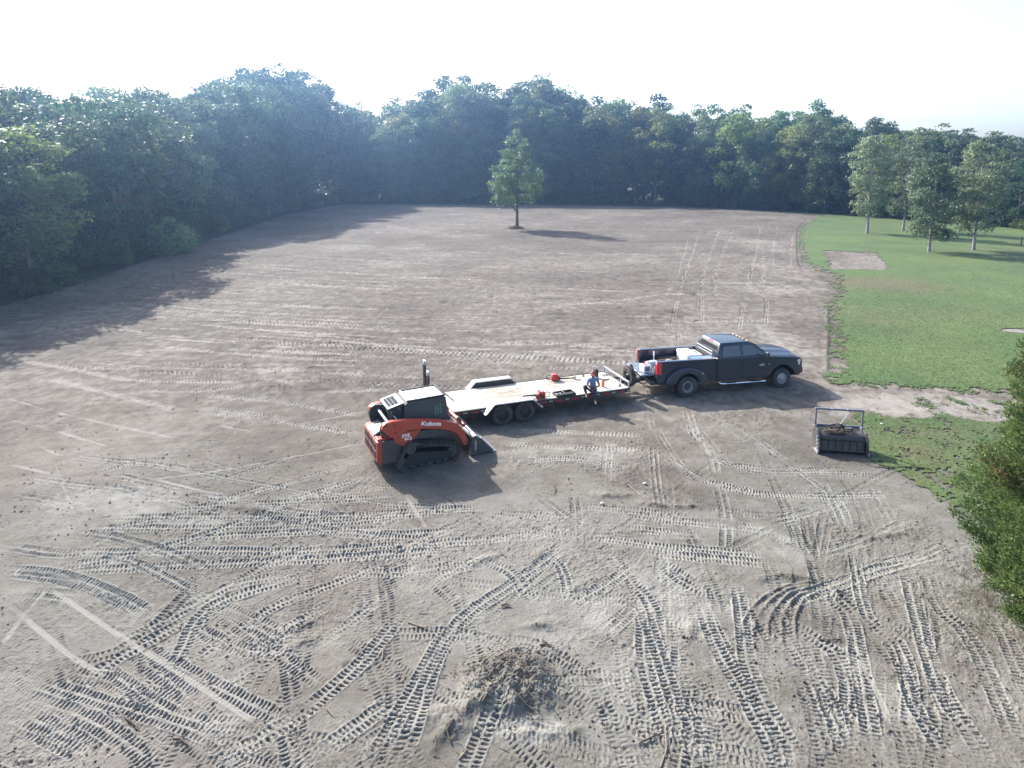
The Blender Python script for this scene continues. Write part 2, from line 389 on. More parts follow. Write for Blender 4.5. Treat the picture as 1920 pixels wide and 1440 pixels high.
def patch(x, y, rx, ry, light, flat=0.5, seed=0):
    X, Y = at(x, y); sx = at(x + rx, y)[0] - X; sy = (at(x, y - ry)[1] - at(x, y + ry)[1]) / 2
    i0, i1, j0, j1 = seg_window(X - 2 * sx, X + 2 * sx, Y - 2 * sy, Y + 2 * sy)
    w_ = (slice(i0, i1), slice(j0, j1)); x_ = XX[w_]; y_ = YY[w_]
    d = np.sqrt(((x_ - X) / sx) ** 2 + ((y_ - Y) / sy) ** 2) + 0.75 * fbm(x_ * 0.9, y_ * 0.9, 140 + seed, 4)
    k = sstep(1.1, 0.5, d); n = np.clip(0.6 + 1.0 * fbm(x_ * 3.3, y_ * 3.3, 150 + seed, 4), 0, 1.3)
    tone[w_] += (light * k * n).astype(np.float32); hgt[w_] *= (1 - flat * k * 0.7).astype(np.float32)

# faint passes of the graded upper field
rnd = random.Random(4)
yy = 412.0; k = 0
while yy < 690:
    x0 = rnd.uniform(-60, 500); x1 = x0 + rnd.uniform(250, 900)
    lim = 640 - (yy - 400) * 2.2
    x0 = max(x0, lim - 60); sl_ = 0.05 if x0 < 500 else rnd.uniform(-0.01, 0.03)
    if x1 > 1480: x1 = 1480
    if x1 - x0 > 120 and not (830 < x1 and yy > 640 and x0 > 1100):
        w2 = rnd.choice([0.3, 0.46, 0.46, 0.6])
        belt([(x0, yy - 4), ((x0 + x1) / 2, yy + (x1 - x0) / 2 * sl_), (x1, yy + (x1 - x0) * sl_ + rnd.uniform(-4, 2))], width=w2, pitch=0.24, depth=0.03,
             strength=rnd.uniform(0.5, 1.0), light=rnd.uniform(0.25, 0.6), seed=k)
    if rnd.random() < 0.45: berm([(x0 + 60, yy + 5), (x0 + rnd.uniform(150, 400), yy + 6)], width=0.5, height=0.05, dark=-0.15)
    yy += rnd.uniform(4, 9) * (0.5 + (yy - 380) / 330); k += 1
for k in range(150):
    y = 405 + 285 * rnd.random() ** 1.25; x = rnd.uniform(max(150, 640 - (y - 400) * 2.2), 1300); L_ = rnd.uniform(60, 330); sl_ = 0.06 if x < 550 else rnd.uniform(-.015, .03)
    if x + L_ > 1480: continue
    belt([(x, y), (x + L_ / 2, y + L_ * sl_ / 2), (x + L_, y + L_ * sl_ + rnd.uniform(-2, 2))], width=rnd.uniform(.16, .3) * (1.3 if y < 480 else 1), pitch=rnd.uniform(.26, .4), depth=.02, strength=rnd.uniform(.5, 1.0), light=rnd.uniform(.15, .55), seed=k)
for p, r_ in [((230, 935), (120, 32)), ((345, 640), (120, 12)), ((270, 660), (90, 10)), ((1440, 1010), (60, 50)), ((1480, 1110), (60, 25)), ((1460, 500), (60, 30)),
              ((1480, 540), (90, 14)), ((1640, 760), (110, 16)), ((1280, 1120), (90, 60)), ((1110, 1150), (80, 40)), ((1640, 1280), (40, 110)), ((1000, 1370), (60, 25)),
              ((180, 1060), (60, 20)), ((560, 700), (120, 18)), ((1060, 850), (180, 16)), ((1400, 450), (50, 30)), ((1480, 640), (60, 30)), ((350, 980), (90, 12))]:
    patch(*p, *r_, light=0.34, seed=int(p[0]) % 17)
for p, r_ in [((900, 900), (160, 22)), ((950, 1270), (120, 60)), ((560, 850), (140, 24)), ((700, 720), (200, 16)), ((1250, 900), (120, 26)), ((420, 1060), (160, 20)), ((1500, 860), (80, 20)), ((980, 470), (180, 10)), ((1150, 590), (160, 12)), ((1290, 940), (70, 20))]:
    patch(*p, *r_, light=-0.2, flat=0.0, seed=int(p[0]) % 13)

UP = [[(262, 569), (460, 585), (693, 596)], [(173, 613), (299, 626)], [(365, 609), (518, 620), (700, 640)], [(29, 675), (153, 695), (255, 713), (467, 717)],
      [(91, 709), (175, 730), (343, 771)], [(383, 742), (510, 753), (685, 781)], [(252, 731), (370, 734), (492, 720)], [(365, 764), (547, 788)],
      [(372, 771), (529, 793), (685, 817)], [(400, 655), (560, 660), (760, 672)], [(600, 735), (740, 730)], [(930, 805), (1080, 812), (1220, 818)], [(930, 832), (1060, 838), (1220, 845)],
      [(1120, 655), (1220, 660)], [(1009, 577), (1163, 563), (1262, 551), (1391, 554)], [(1023, 540), (1262, 551)], [(520, 622), (640, 640), (830, 660)], [(300, 650), (500, 668), (700, 680)]]
for i, p in enumerate(UP): belt(p, strength=1.05, light=0.55, seed=i, pitch=0.15 if p[0][1] < 700 else 0.12)
SC = [[(16, 747), (87, 768)], [(106, 773), (200, 794), (328, 821)], [(0, 783), (91, 803)], [(106, 808), (200, 836)], [(71, 836), (117, 855)], [(22, 871), (107, 890)], [(288, 897), (416, 929)],
      [(277, 899), (420, 880), (671, 832)], [(1820, 1215), (1870, 1260), (1900, 1330)], [(560, 795), (690, 770)], [(1290, 448), (1270, 520)], [(411, 798), (470, 808)]]
for p in SC: scrape(p, width=0.16 if p[0][1] < 900 else 0.13)
ARC = [[(157, 903), (197, 885), (262, 870), (350, 883), (510, 912), (700, 943), (760, 949), (936, 956)], [(175, 905), (219, 894), (277, 905), (401, 932), (510, 954), (640, 968), (760, 966), (835, 960)],
       [(47, 897), (146, 910), (255, 921), (365, 946)], [(4, 925), (146, 950)], [(419, 946), (529, 910), (693, 859)], [(492, 957), (602, 921), (700, 890)],
       [(146, 999), (257, 983), (356, 957), (515, 908)], [(146, 991), (356, 991), (554, 985), (760, 971)], [(253, 1015), (435, 1005), (633, 995), (752, 989)],
       [(0, 1023), (135, 1039), (222, 1015)], [(131, 1037), (356, 1033), (554, 1035), (752, 1023), (910, 1012), (1037, 1001)], [(131, 1072), (356, 1060), (554, 1052), (752, 1039), (872, 1031)],
       [(131, 1041), (238, 1050), (376, 1118)], [(0, 1072), (139, 1094), (277, 1153)], [(0, 1066), (119, 1080), (222, 1118), (285, 1153)], [(139, 1288), (230, 1230), (325, 1177), (380, 1145)],
       [(253, 1300), (396, 1217), (515, 1138), (653, 1086), (752, 1039)], [(131, 1387), (317, 1256), (396, 1138), (594, 1074)], [(388, 1138), (475, 1193), (618, 1296)],
       [(257, 1209), (435, 1304), (574, 1367)], [(194, 1252), (336, 1343), (475, 1359)], [(0, 1296), (158, 1347), (257, 1407), (300, 1440)], [(0, 1322), (119, 1376), (198, 1430)],
       [(20, 1345), (158, 1415), (210, 1450)], [(60, 1275), (206, 1320), (356, 1367), (420, 1400)], [(396, 1438), (554, 1347), (673, 1248), (760, 1145)], [(554, 1445), (660, 1370), (760, 1296)],
       [(618, 1445), (700, 1392), (760, 1343)], [(760, 1117), (854, 1069), (970, 1009)], [(740, 1450), (782, 1350), (816, 1237), (872, 1159), (985, 1080), (1079, 1012)],
       [(690, 1440), (745, 1350), (797, 1256), (850, 1165)], [(1071, 1027), (1098, 1057), (1135, 1084)], [(1075, 1009), (1173, 1016), (1323, 1039), (1435, 1050)],
       [(1154, 960), (1285, 979), (1435, 994)], [(1165, 990), (1323, 1007)], [(1296, 900), (1435, 926)], [(1128, 1200), (1173, 1159), (1203, 1129)], [(1060, 1140), (1135, 1099), (1206, 1050)],
       [(1229, 1050), (1285, 1095), (1340, 1120)], [(1173, 1080), (1221, 1133), (1240, 1200)], [(1165, 1200), (1169, 1313)], [(1206, 1133), (1210, 1238), (1233, 1324), (1259, 1388)],
       [(1229, 1133), (1236, 1220), (1259, 1294), (1278, 1369)], [(1315, 1133), (1345, 1193), (1390, 1275), (1428, 1365)], [(1379, 1088), (1394, 1178)], [(1345, 900), (1360, 968), (1360, 1050)],
       [(1274, 1163), (1274, 1275), (1266, 1320)], [(1068, 1310), (1100, 1345)], [(1105, 1300), (1146, 1340), (1135, 1365)], [(1190, 1385), (1214, 1425)], [(1280, 1388), (1360, 1425)],
       [(1288, 769), (1312, 832), (1356, 866), (1433, 886), (1569, 886), (1667, 900)], [(1229, 803), (1288, 886), (1360, 910), (1424, 925), (1569, 930), (1715, 927)],
       [(1394, 803), (1428, 832), (1492, 881), (1569, 944), (1589, 1002)], [(1200, 973), (1394, 988), (1433, 993)], [(1200, 1002), (1322, 1005)], [(1200, 1022), (1433, 1041)],
       [(1234, 1051), (1322, 1105)], [(1516, 1046), (1613, 1017), (1710, 978)], [(1443, 1143), (1540, 1109), (1628, 1075), (1783, 1032)], [(1618, 1063), (1710, 1046), (1783, 1017)],
       [(1463, 944), (1492, 1002), (1497, 1032)], [(1540, 905), (1584, 1002)], [(1628, 900), (1676, 983)], [(1599, 1027), (1608, 1080), (1628, 1158), (1686, 1207), (1706, 1275), (1706, 1372)],
       [(1463, 1153), (1521, 1192), (1569, 1226), (1594, 1299), (1579, 1372)], [(1531, 1109), (1589, 1148), (1613, 1250), (1628, 1348), (1647, 1445)],
       [(1701, 1071), (1720, 1153), (1749, 1250), (1783, 1323), (1832, 1391), (1856, 1450)], [(1521, 1202), (1540, 1299), (1574, 1372), (1602, 1450)],
       [(1200, 1119), (1229, 1207), (1258, 1275)], [(1312, 1129), (1346, 1216), (1394, 1299), (1433, 1372), (1475, 1450)], [(1385, 1100), (1394, 1178), (1404, 1250), (1440, 1330), (1485, 1400), (1500, 1450)],
       [(1657, 1178), (1691, 1250), (1715, 1323), (1760, 1400), (1785, 1450)], [(1735, 1202), (1760, 1290), (1800, 1380)], [(960, 870), (1060, 860), (1200, 880)], [(330, 1150), (430, 1100), (560, 1075)],
       [(560, 1230), (640, 1180), (720, 1120)], [(430, 1245), (540, 1180), (640, 1120)], [(230, 1260), (330, 1300), (430, 1345)], [(900, 1050), (960, 1075), (1000, 1130)], [(1000, 1030), (1050, 1060), (1070, 1130)],
       [(1310, 1180), (1350, 1260), (1370, 1320)], [(1130, 1230), (1150, 1300)], [(1290, 800), (1330, 850), (1345, 900)], [(1225, 830), (1230, 900), (1240, 960)], [(0, 1250), (80, 1290)],
       [(700, 1085), (800, 1060), (900, 1045)], [(640, 1000), (760, 1003), (900, 990)]]
# older passes, half rubbed out
r5 = random.Random(15)
for i in range(170):
    x, y = r5.uniform(0, 1880), r5.uniform(840, 1420)
    a = r5.choice([0.02, 0.15, -0.35, -0.6, 0.6, 1.2, 1.5]) + r5.uniform(-.15, .15); L_ = r5.uniform(150, 620); c = r5.uniform(-.3, .3)
    if x > 1150: a = r5.choice([1.2, 1.45, 1.6, 0.05, 0.8]) + r5.uniform(-.15, .15)
    p = [(x, y), (x + L_ * .5 * math.cos(a), y + L_ * .5 * math.sin(a)), (x + L_ * math.cos(a + c), y + L_ * math.sin(a + c))]
    if min(q[1] for q in p) < 800 or max(q[0] for q in p) > 1800: continue
    belt(p, strength=r5.uniform(.3, .7), light=r5.uniform(0, .18), seed=i, width=0.40, depth=.018)
for i, p in enumerate(ARC): belt(p, strength=[1.1, 0.9, 1.0, 0.75, 1.15][i % 5], light=0.32 + 0.06 * (i % 3), seed=i + 3, width=0.40 if i % 4 else 0.34)
# the loader's other track, a gauge width to one side of most passes
for i, p in enumerate(ARC):
    w0 = [at(*q) for q in p]; P_, S2 = smooth_path(w0, 0.5)
    if S2[-1] < 3 or i % 6 == 5: continue
    d_ = np.gradient(P_, axis=0); d_ /= np.linalg.norm(d_, axis=1, keepdims=True) + 1e-9; sgn = 1 if (i * 7) % 3 else -1
    Q_ = P_ + np.stack([-d_[:, 1], d_[:, 0]], 1) * 1.45 * sgn
    belt([tuple(q) for q in Q_[::3]], world=True, strength=[.8, .55, .95, .65][i % 4], light=.26, seed=i + 50, width=.40, depth=.019)
for p in [[(95, 1104), (253, 1209), (340, 1264), (475, 1351)], [(12, 1128), (79, 1185), (139, 1233), (194, 1264)], [(91, 1102), (44, 1153), (4, 1209)], [(1608, 1230), (1640, 1290), (1670, 1360)], [(760, 930), (800, 990)]]:
    scrape(p, width=0.13, light=0.5)
TY = [[(1312, 432), (1277, 537), (1259, 612)], [(1347, 435), (1321, 507), (1315, 607)], [(1458, 423), (1449, 464), (1449, 502)], [(1428, 464), (1432, 530)], [(1484, 440), (1481, 500)],
      [(1426, 551), (1437, 566), (1434, 612)], [(1375, 430), (1345, 500), (1340, 560)], [(1425, 425), (1415, 480), (1400, 540)], [(1395, 560), (1385, 620)], [(1270, 620), (1275, 645)]]
for i, p in enumerate(TY): belt(p, width=0.34, pitch=0.3, strength=0.9, depth=0.05, light=0.28, seed=i)
for p in [[(870, 1075), (900, 1050), (950, 1040)], [(960, 1175), (1060, 1170)], [(1395, 1100), (1450, 1082), (1545, 1095), (1600, 1140)], [(1605, 1022), (1640, 1010), (1700, 1000)], [(1618, 1066), (1660, 1046)],
          [(990, 1060), (1030, 1025)], [(1060, 1115), (1110, 1088), (1140, 1082)], [(430, 950), (490, 960), (560, 972)], [(280, 1155), (360, 1120)], [(920, 1378), (1130, 1372)], [(790, 1430), (860, 1350), (960, 1270)],
          [(1330, 850), (1370, 860)], [(1290, 605), (1330, 598), (1380, 600)], [(1370, 640), (1440, 625)], [(1260, 700), (1300, 695)], [(520, 700), (640, 695)], [(1010, 650), (1080, 645)], [(1480, 690), (1530, 700)],
          [(1510, 410), (1494, 430), (1492, 470), (1500, 505), (1545, 520)], [(1552, 575), (1550, 700)], [(500, 1190), (640, 1150)], [(520, 1220), (620, 1190)], [(1270, 1215), (1300, 1180), (1290, 1150)], [(1180, 945), (1340, 955)], [(1210, 930), (1100, 930)]]:
    berm(p)
# turning arcs of small ridges
for r_ in (26, 40, 54, 68, 82):
    berm([(1545 - r_ * 1.9, 1215), (1535 - r_ * 1.7, 1160), (1540 - r_, 1125 - r_ * 0.25), (1560, 1120 - r_ * 0.35)], width=0.13, height=0.045, dark=-0.08)
tone += (-0.08 * sstep(22, 40, YY) + 0.17 * sstep(18, 10, YY) + 0.10 * fine * sstep(40, 20, YY)
         + 0.11 * fbm((XX + YY * .17) * 0.10, (YY - XX * .17) * 0.75, 230, 3) * sstep(25, 50, YY)).astype(np.float32)
tone += (0.20 * vnoise(XX * 5, YY * 3.4, 245) * sstep(16, 24, YY) * sstep(90, 50, YY)).astype(np.float32)
spk = np.clip(vnoise(XX * 1.3, YY * 2.2, 240) - 0.55, 0, 1) * sstep(18, 30, YY); tone -= (0.9 * spk).astype(np.float32)
# pile of soil and brush in the foreground
X0, Y0g = at(965, 1275)
d2 = np.sqrt(((XX - X0) / 0.95) ** 2 + ((YY - Y0g) / 0.85) ** 2) + 0.35 * fbm(XX * 1.6, YY * 1.6, 200, 3)
k_ = sstep(1.1, 0.25, d2); hgt += (k_ * (0.20 + 0.17 * fbm(XX * 3.2, YY * 3.2, 205, 4) + 0.05 * lump)).astype(np.float32); tone -= (0.04 * k_).astype(np.float32)
X1, Y1g = at(860, 1345)
d2 = np.sqrt(((XX - X1) / 1.1) ** 2 + ((YY - Y1g) / 0.5) ** 2) + 0.5 * fbm(XX * 1.6, YY * 1.6, 210, 3)
hgt += (sstep(1.1, 0.2, d2) * (0.05 + 0.06 * fbm(XX * 4, YY * 4, 215, 3))).astype(np.float32)
# the wheels and tracks of the machines stand on a pressed-flat ground
for (mx, my, mr) in [(-2.9, 18.4, 2.6), (8.9, 24.9, 4.0), (0.9, 22.4, 4.4), (10.5, 18.6, 1.4)]:
    k_ = sstep(mr, mr * 0.55, np.hypot(XX - mx, YY - my)); hgt = (hgt * (1 - 0.55 * k_)).astype(np.float32)

# ---- lawn
def inside(poly, X, Y):
    r = np.zeros(X.shape, bool); n = len(poly)
    for i in range(n):
        (x0, y0), (x1, y1) = poly[i], poly[(i + 1) % n]
        c = ((y0 > Y) != (y1 > Y)) & (X < (x1 - x0) * (Y - y0) / ((y1 - y0) if y1 != y0 else 1e-9) + x0); r ^= c
    return r
up_px = [(1540, 402), (1512, 414), (1497, 428), (1491, 450), (1500, 490), (1530, 508), (1562, 516), (1556, 532), (1568, 548), (1546, 572), (1548, 620), (1552, 660), (1545, 700), (1556, 719), (1700, 730), (1895, 737), (2100, 745)]
up_poly = [at(*p) for p in up_px] + [(70, 22), (160, 40), (160, 130), (70, 120)]
lo_px = [(2100, 790), (1860, 788), (1760, 784), (1690, 780), (1615, 772), (1578, 790), (1590, 815), (1630, 850), (1640, 872), (1700, 900), (1752, 940), (1800, 962), (1900, 985), (2100, 1000)]
lo_poly = [at(*p) for p in lo_px]
wx = XX + 0.55 * fbm(XX * 0.9, YY * 0.9, 300, 4) + 0.18 * vnoise(XX * 5, YY * 5, 305); wy = YY + 0.8 * fbm(XX * 0.7, YY * 0.7, 310, 4) + 0.2 * vnoise(XX * 5, YY * 5, 315)
wx2 = XX + 0.7 * (wx - XX) + 0.22 * vnoise(XX * 2.3, YY * 2.3, 316); wy2 = YY + 0.5 * (wy - YY) + 0.15 * vnoise(XX * 3, YY * 3, 317)
lawn_up = inside(up_poly, wx2, wy2); lawn_lo = inside(lo_poly, wx, wy)
pd = inside([at(*p) for p in [(1548, 471), (1640, 474), (1667, 507), (1556, 504)]], wx, wy)
px2, py2 = at(1915, 621); pd2 = ((XX - px2) / 0.95) ** 2 + ((YY - py2) / 0.45) ** 2 + 0.6 * fbm(XX * 2, YY * 2, 320, 3) < 1.0
thin = fbm(XX * 2.2, YY * 2.2, 330, 4) + 0.5 * vnoise(XX * 14, YY * 14, 335)
core = inside(up_poly, wx2 - 0.9, wy2) & inside(up_poly, wx2, wy2 - 0.5); lawn_up &= core | (thin > -0.05)
lawn = (lawn_up & ~pd & ~pd2) | (lawn_lo & (thin > -0.42))
drv = inside([at(*p) for p in [(1700, 742), (2100, 755), (2100, 792), (1700, 782)]], wx, wy)
lawn |= drv & (thin > 0.12)
tone[lawn_lo] -= 0.10
tone[pd] += 0.2; tone[pd2] += 0.45
tone[inside([at(*p) for p in [(1560, 735), (2100, 748), (2100, 796), (1560, 780)]], wx, wy)] += 0.22
# litter of leaves under the wood, darkened in colour to stand in for shade
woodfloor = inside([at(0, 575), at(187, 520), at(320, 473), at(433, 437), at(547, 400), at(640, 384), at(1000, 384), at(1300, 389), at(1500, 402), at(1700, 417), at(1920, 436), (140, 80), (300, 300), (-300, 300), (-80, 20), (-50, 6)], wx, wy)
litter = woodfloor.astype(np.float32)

tone = np.clip(tone, -0.2, 1.6)
V = np.stack([XX, YY, hgt], -1).reshape(-1, 3).astype(np.float32)
idx = np.arange(NR * NC).reshape(NR, NC)
Fq = np.stack([idx[:-1, :-1], idx[:-1, 1:], idx[1:, 1:], idx[1:, :-1]], -1)
clay = (0.75 * sstep(23, 12, YY) * (0.7 + 0.6 * fbm(XX * .2, YY * .2, 250, 3)) + 0.3 * sstep(2, 12, XX) * sstep(24, 16, YY)).astype(np.float32)
# apron towards and behind the camera
base = len(V); apron = np.array([[-500, -200, 0], [500, -200, 0]], np.float32)
V2 = np.vstack([V, apron]); tv = np.concatenate([tone.ravel(), [0.5, 0.5]])
mid = idx[0]
extra = [[base, base + 1, mid[-1], mid[0]]]
def ground_mat():
    m = bpy.data.materials.new('bare_soil'); m.use_nodes = True; t = m.node_tree; b = t.nodes['Principled BSDF']; L = t.links
    b.inputs['Roughness'].default_value = 0.95; b.inputs['Specular IOR Level'].default_value = 0.15
    a = t.nodes.new('ShaderNodeAttribute'); a.attribute_name = 'tone'
    tc = t.nodes.new('ShaderNodeTexCoord'); n1 = t.nodes.new('ShaderNodeTexNoise'); n1.inputs['Scale'].default_value = 11; n1.inputs['Detail'].default_value = 10; n1.inputs['Roughness'].default_value = 0.75
    L.new(tc.outputs['Object'], n1.inputs['Vector'])
    ad = t.nodes.new('ShaderNodeMath'); ad.operation = 'MULTIPLY_ADD'; ad.inputs[1].default_value = 0.55; L.new(n1.outputs['Fac'], ad.inputs[0])
    sb = t.nodes.new('ShaderNodeMath'); sb.operation = 'SUBTRACT'; sb.inputs[1].default_value = 0.275; L.new(a.outputs['Fac'], sb.inputs[0]); L.new(sb.outputs[0], ad.inputs[2])
    cr = t.nodes.new('ShaderNodeValToRGB'); e = cr.color_ramp.elements
    e[0].position = 0.0; e[0].color = (0.056, 0.047, 0.042, 1); e[1].position = 1.0; e[1].color = (0.208, 0.190, 0.170, 1)
    q = e.new(0.45); q.color = (0.107, 0.092, 0.079, 1)
    L.new(ad.outputs[0], cr.inputs[0])
    n2 = t.nodes.new('ShaderNodeTexNoise'); n2.inputs['Scale'].default_value = 0.16; n2.inputs['Detail'].default_value = 6; L.new(tc.outputs['Object'], n2.inputs['Vector'])
    r2 = t.nodes.new('ShaderNodeMapRange'); r2.inputs[1].default_value = 0.36; r2.inputs[2].default_value = 0.62; L.new(n2.outputs['Fac'], r2.inputs[0])
    mx = t.nodes.new('ShaderNodeMix'); mx.data_type = 'RGBA'; mx.blend_type = 'MULTIPLY'; mx.inputs[7].default_value = (0.88, 0.95, 0.95, 1)
    ac = t.nodes.new('ShaderNodeAttribute'); ac.attribute_name = 'clay'; a2 = t.nodes.new('ShaderNodeMath'); a2.operation = 'MULTIPLY_ADD'; a2.use_clamp = True; a2.inputs[1].default_value = 0.45
    L.new(r2.outputs[0], a2.inputs[0]); L.new(ac.outputs['Fac'], a2.inputs[2]); L.new(a2.outputs[0], mx.inputs[0]); L.new(cr.outputs[0], mx.inputs[6])
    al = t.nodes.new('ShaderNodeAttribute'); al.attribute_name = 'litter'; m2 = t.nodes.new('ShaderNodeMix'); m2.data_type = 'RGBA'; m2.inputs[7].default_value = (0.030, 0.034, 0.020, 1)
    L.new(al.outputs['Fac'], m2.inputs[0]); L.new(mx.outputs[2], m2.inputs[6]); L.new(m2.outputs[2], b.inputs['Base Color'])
    n3 = t.nodes.new('ShaderNodeTexNoise'); n3.inputs['Scale'].default_value = 28; n3.inputs['Detail'].default_value = 8; n3.inputs['Roughness'].default_value = 0.7; L.new(tc.outputs['Object'], n3.inputs['Vector'])
    bp = t.nodes.new('ShaderNodeBump'); bp.inputs['Strength'].default_value = 0.8; bp.inputs['Distance'].default_value = 0.025
    L.new(n3.outputs['Fac'], bp.inputs['Height']); L.new(bp.outputs[0], b.inputs['Normal'])
    return m
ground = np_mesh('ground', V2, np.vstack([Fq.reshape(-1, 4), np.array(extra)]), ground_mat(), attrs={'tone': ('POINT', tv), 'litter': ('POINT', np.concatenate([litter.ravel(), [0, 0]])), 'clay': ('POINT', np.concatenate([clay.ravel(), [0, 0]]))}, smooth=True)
setp(ground, kind='structure')

def lawn_mat():
    m = bpy.data.materials.new('lawn_turf'); m.use_nodes = True; t = m.node_tree; b = t.nodes['Principled BSDF']; L = t.links
    b.inputs['Roughness'].default_value = 0.85; b.inputs['Specular IOR Level'].default_value = 0.2
    tc = t.nodes.new('ShaderNodeTexCoord')
    def noise(s, d, r=0.6):
        n = t.nodes.new('ShaderNodeTexNoise'); n.inputs['Scale'].default_value = s; n.inputs['Detail'].default_value = d; n.inputs['Roughness'].default_value = r
        L.new(tc.outputs['Object'], n.inputs['Vector']); return n
    n1 = noise(0.16, 6); n2 = noise(14, 9, 0.72); n3 = noise(0.09, 4)
    cr = t.nodes.new('ShaderNodeValToRGB'); e = cr.color_ramp.elements
    e[0].position = 0.3; e[0].color = (0.044, 0.078, 0.030, 1); e[1].position = 0.72; e[1].color = (0.082, 0.116, 0.040, 1)
    ad = t.nodes.new('ShaderNodeMath'); ad.operation = 'MULTIPLY_ADD'; ad.inputs[1].default_value = 0.6
    sb = t.nodes.new('ShaderNodeMath'); sb.operation = 'SUBTRACT'; sb.inputs[1].default_value = 0.3
    L.new(n1.outputs['Fac'], sb.inputs[0]); L.new(n2.outputs['Fac'], ad.inputs[0]); L.new(sb.outputs[0], ad.inputs[2]); L.new(ad.outputs[0], cr.inputs[0])
    a = t.nodes.new('ShaderNodeAttribute'); a.attribute_name = 'worn'
    mx = t.nodes.new('ShaderNodeMix'); mx.data_type = 'RGBA'; mx.inputs[7].default_value = (0.10, 0.078, 0.052, 1)
    mm = t.nodes.new('ShaderNodeMath'); mm.operation = 'MULTIPLY'; mm.use_clamp = True
    mr = t.nodes.new('ShaderNodeMapRange'); mr.inputs[1].default_value = 0.35; mr.inputs[2].default_value = 0.7; mr.inputs[3].default_value = 0.4; mr.inputs[4].default_value = 1.3
    L.new(n2.outputs['Fac'], mr.inputs[0]); L.new(mr.outputs[0], mm.inputs[0]); L.new(a.outputs['Fac'], mm.inputs[1])
    L.new(mm.outputs[0], mx.inputs[0]); L.new(cr.outputs[0], mx.inputs[6]); L.new(mx.outputs[2], b.inputs['Base Color'])
    bp = t.nodes.new('ShaderNodeBump'); bp.inputs['Strength'].default_value = 1.0; bp.inputs['Distance'].default_value = 0.012
    L.new(n2.outputs['Fac'], bp.inputs['Height']); L.new(bp.outputs[0], b.inputs['Normal'])
    return m
lq = lawn[:-1, :-1] & lawn[1:, 1:]
lf = Fq[lq]; used = np.unique(lf); remap = np.zeros(len(V), np.int64); remap[used] = np.arange(len(used))
lv = V[used].copy()
blade = 0.035 + 0.008 * vnoise(lv[:, 0] * 11, lv[:, 1] * 11, 401) + 0.012 * fbm(lv[:, 0] * 2, lv[:, 1] * 2, 402, 3)
lv[:, 2] = lv[:, 2] * 0.6 + np.maximum(blade, 0.012)
def near_px(x, y, rx, ry):
    X, Y = at(x, y); sx = at(x + rx, y)[0] - X; sy = (at(x, y - ry)[1] - at(x, y + ry)[1]) / 2
    return np.exp(-(((lv[:, 0] - X) / sx) ** 2 + ((lv[:, 1] - Y) / sy) ** 2))
worn = 0.9 * near_px(1670, 533, 90, 14) + 0.5 * near_px(1600, 530, 60, 8) + 0.35 * near_px(1760, 590, 150, 20) + 0.3 * near_px(1640, 600, 60, 30) + 0.4 * near_px(1730, 850, 60, 25) + 0.3 * near_px(1870, 470, 80, 10)
worn = worn + 0.25 * np.clip(fbm(lv[:, 0] * 0.5, lv[:, 1] * 0.5, 410, 4) + 0.1, 0, 1)
inlo = lawn_lo.ravel()[used] | drv.ravel()[used]; worn = np.clip(worn + 0.45 * inlo * (0.6 + fbm(lv[:, 0], lv[:, 1], 415, 3)), 0, 0.85)
setp(np_mesh('lawn', lv, remap[lf], lawn_mat(), attrs={'worn': ('POINT', worn)}, smooth=True), kind='structure')

# ---- tufts of grass standing on the near lawn, thickest at its ragged edge
rs = np.random.RandomState(11)
sel = np.where((lv[:, 1] < 60))[0]
wgt = lv[sel, 1] ** 2.4 * np.clip(1.35 - lv[sel, 1] / 45, 0, 1) ** 2; pick = rs.choice(sel, 48000, p=wgt / wgt.sum())
def blades(P, hmin, hmax, rs, per=3, spread=0.05, w=0.008, lean=0.5):
    n = len(P) * per; C = np.repeat(P, per, 0) + np.concatenate([rs.randn(n, 2) * spread, np.zeros((n, 1))], 1)
    a = rs.rand(n) * 2 * np.pi; hh = hmin + rs.rand(n) * (hmax - hmin); sc_ = np.maximum(1, C[:, 1] / 16)
    dx = np.cos(a) * w * sc_; dy = np.sin(a) * w * sc_; b = rs.rand(n) * 2 * np.pi; l = rs.rand(n) * lean * hh
    V_ = np.stack([np.stack([C[:, 0] - dx, C[:, 1] - dy, C[:, 2] - 0.01], 1), np.stack([C[:, 0] + dx, C[:, 1] + dy, C[:, 2] - 0.01], 1),
                   np.stack([C[:, 0] + np.cos(b) * l, C[:, 1] + np.sin(b) * l, C[:, 2] + hh], 1)], 1).reshape(-1, 3)
    return V_, np.arange(3 * n).reshape(-1, 3), np.repeat(rs.rand(n), 3)
bv, bf, bt = blades(lv[pick], 0.012, 0.038, rs)
M['grass'] = leaf_mat('grass_blades', (0.042, 0.078, 0.030), (0.086, 0.122, 0.042), 0.35)
setp(np_mesh('grass', bv, bf, M['grass'], attrs={'tone': ('POINT', bt)}), 'short green lawn grass growing right of the pickup truck', 'grass', kind='stuff')
def ground_z(x, y):
    i = min(max(int(np.searchsorted(rowsY, y)), 0), NR - 1); j = min(max(int(np.searchsorted(cols, x / max(y, 0.1))), 0), NC - 1)
    return float(hgt[i, j])
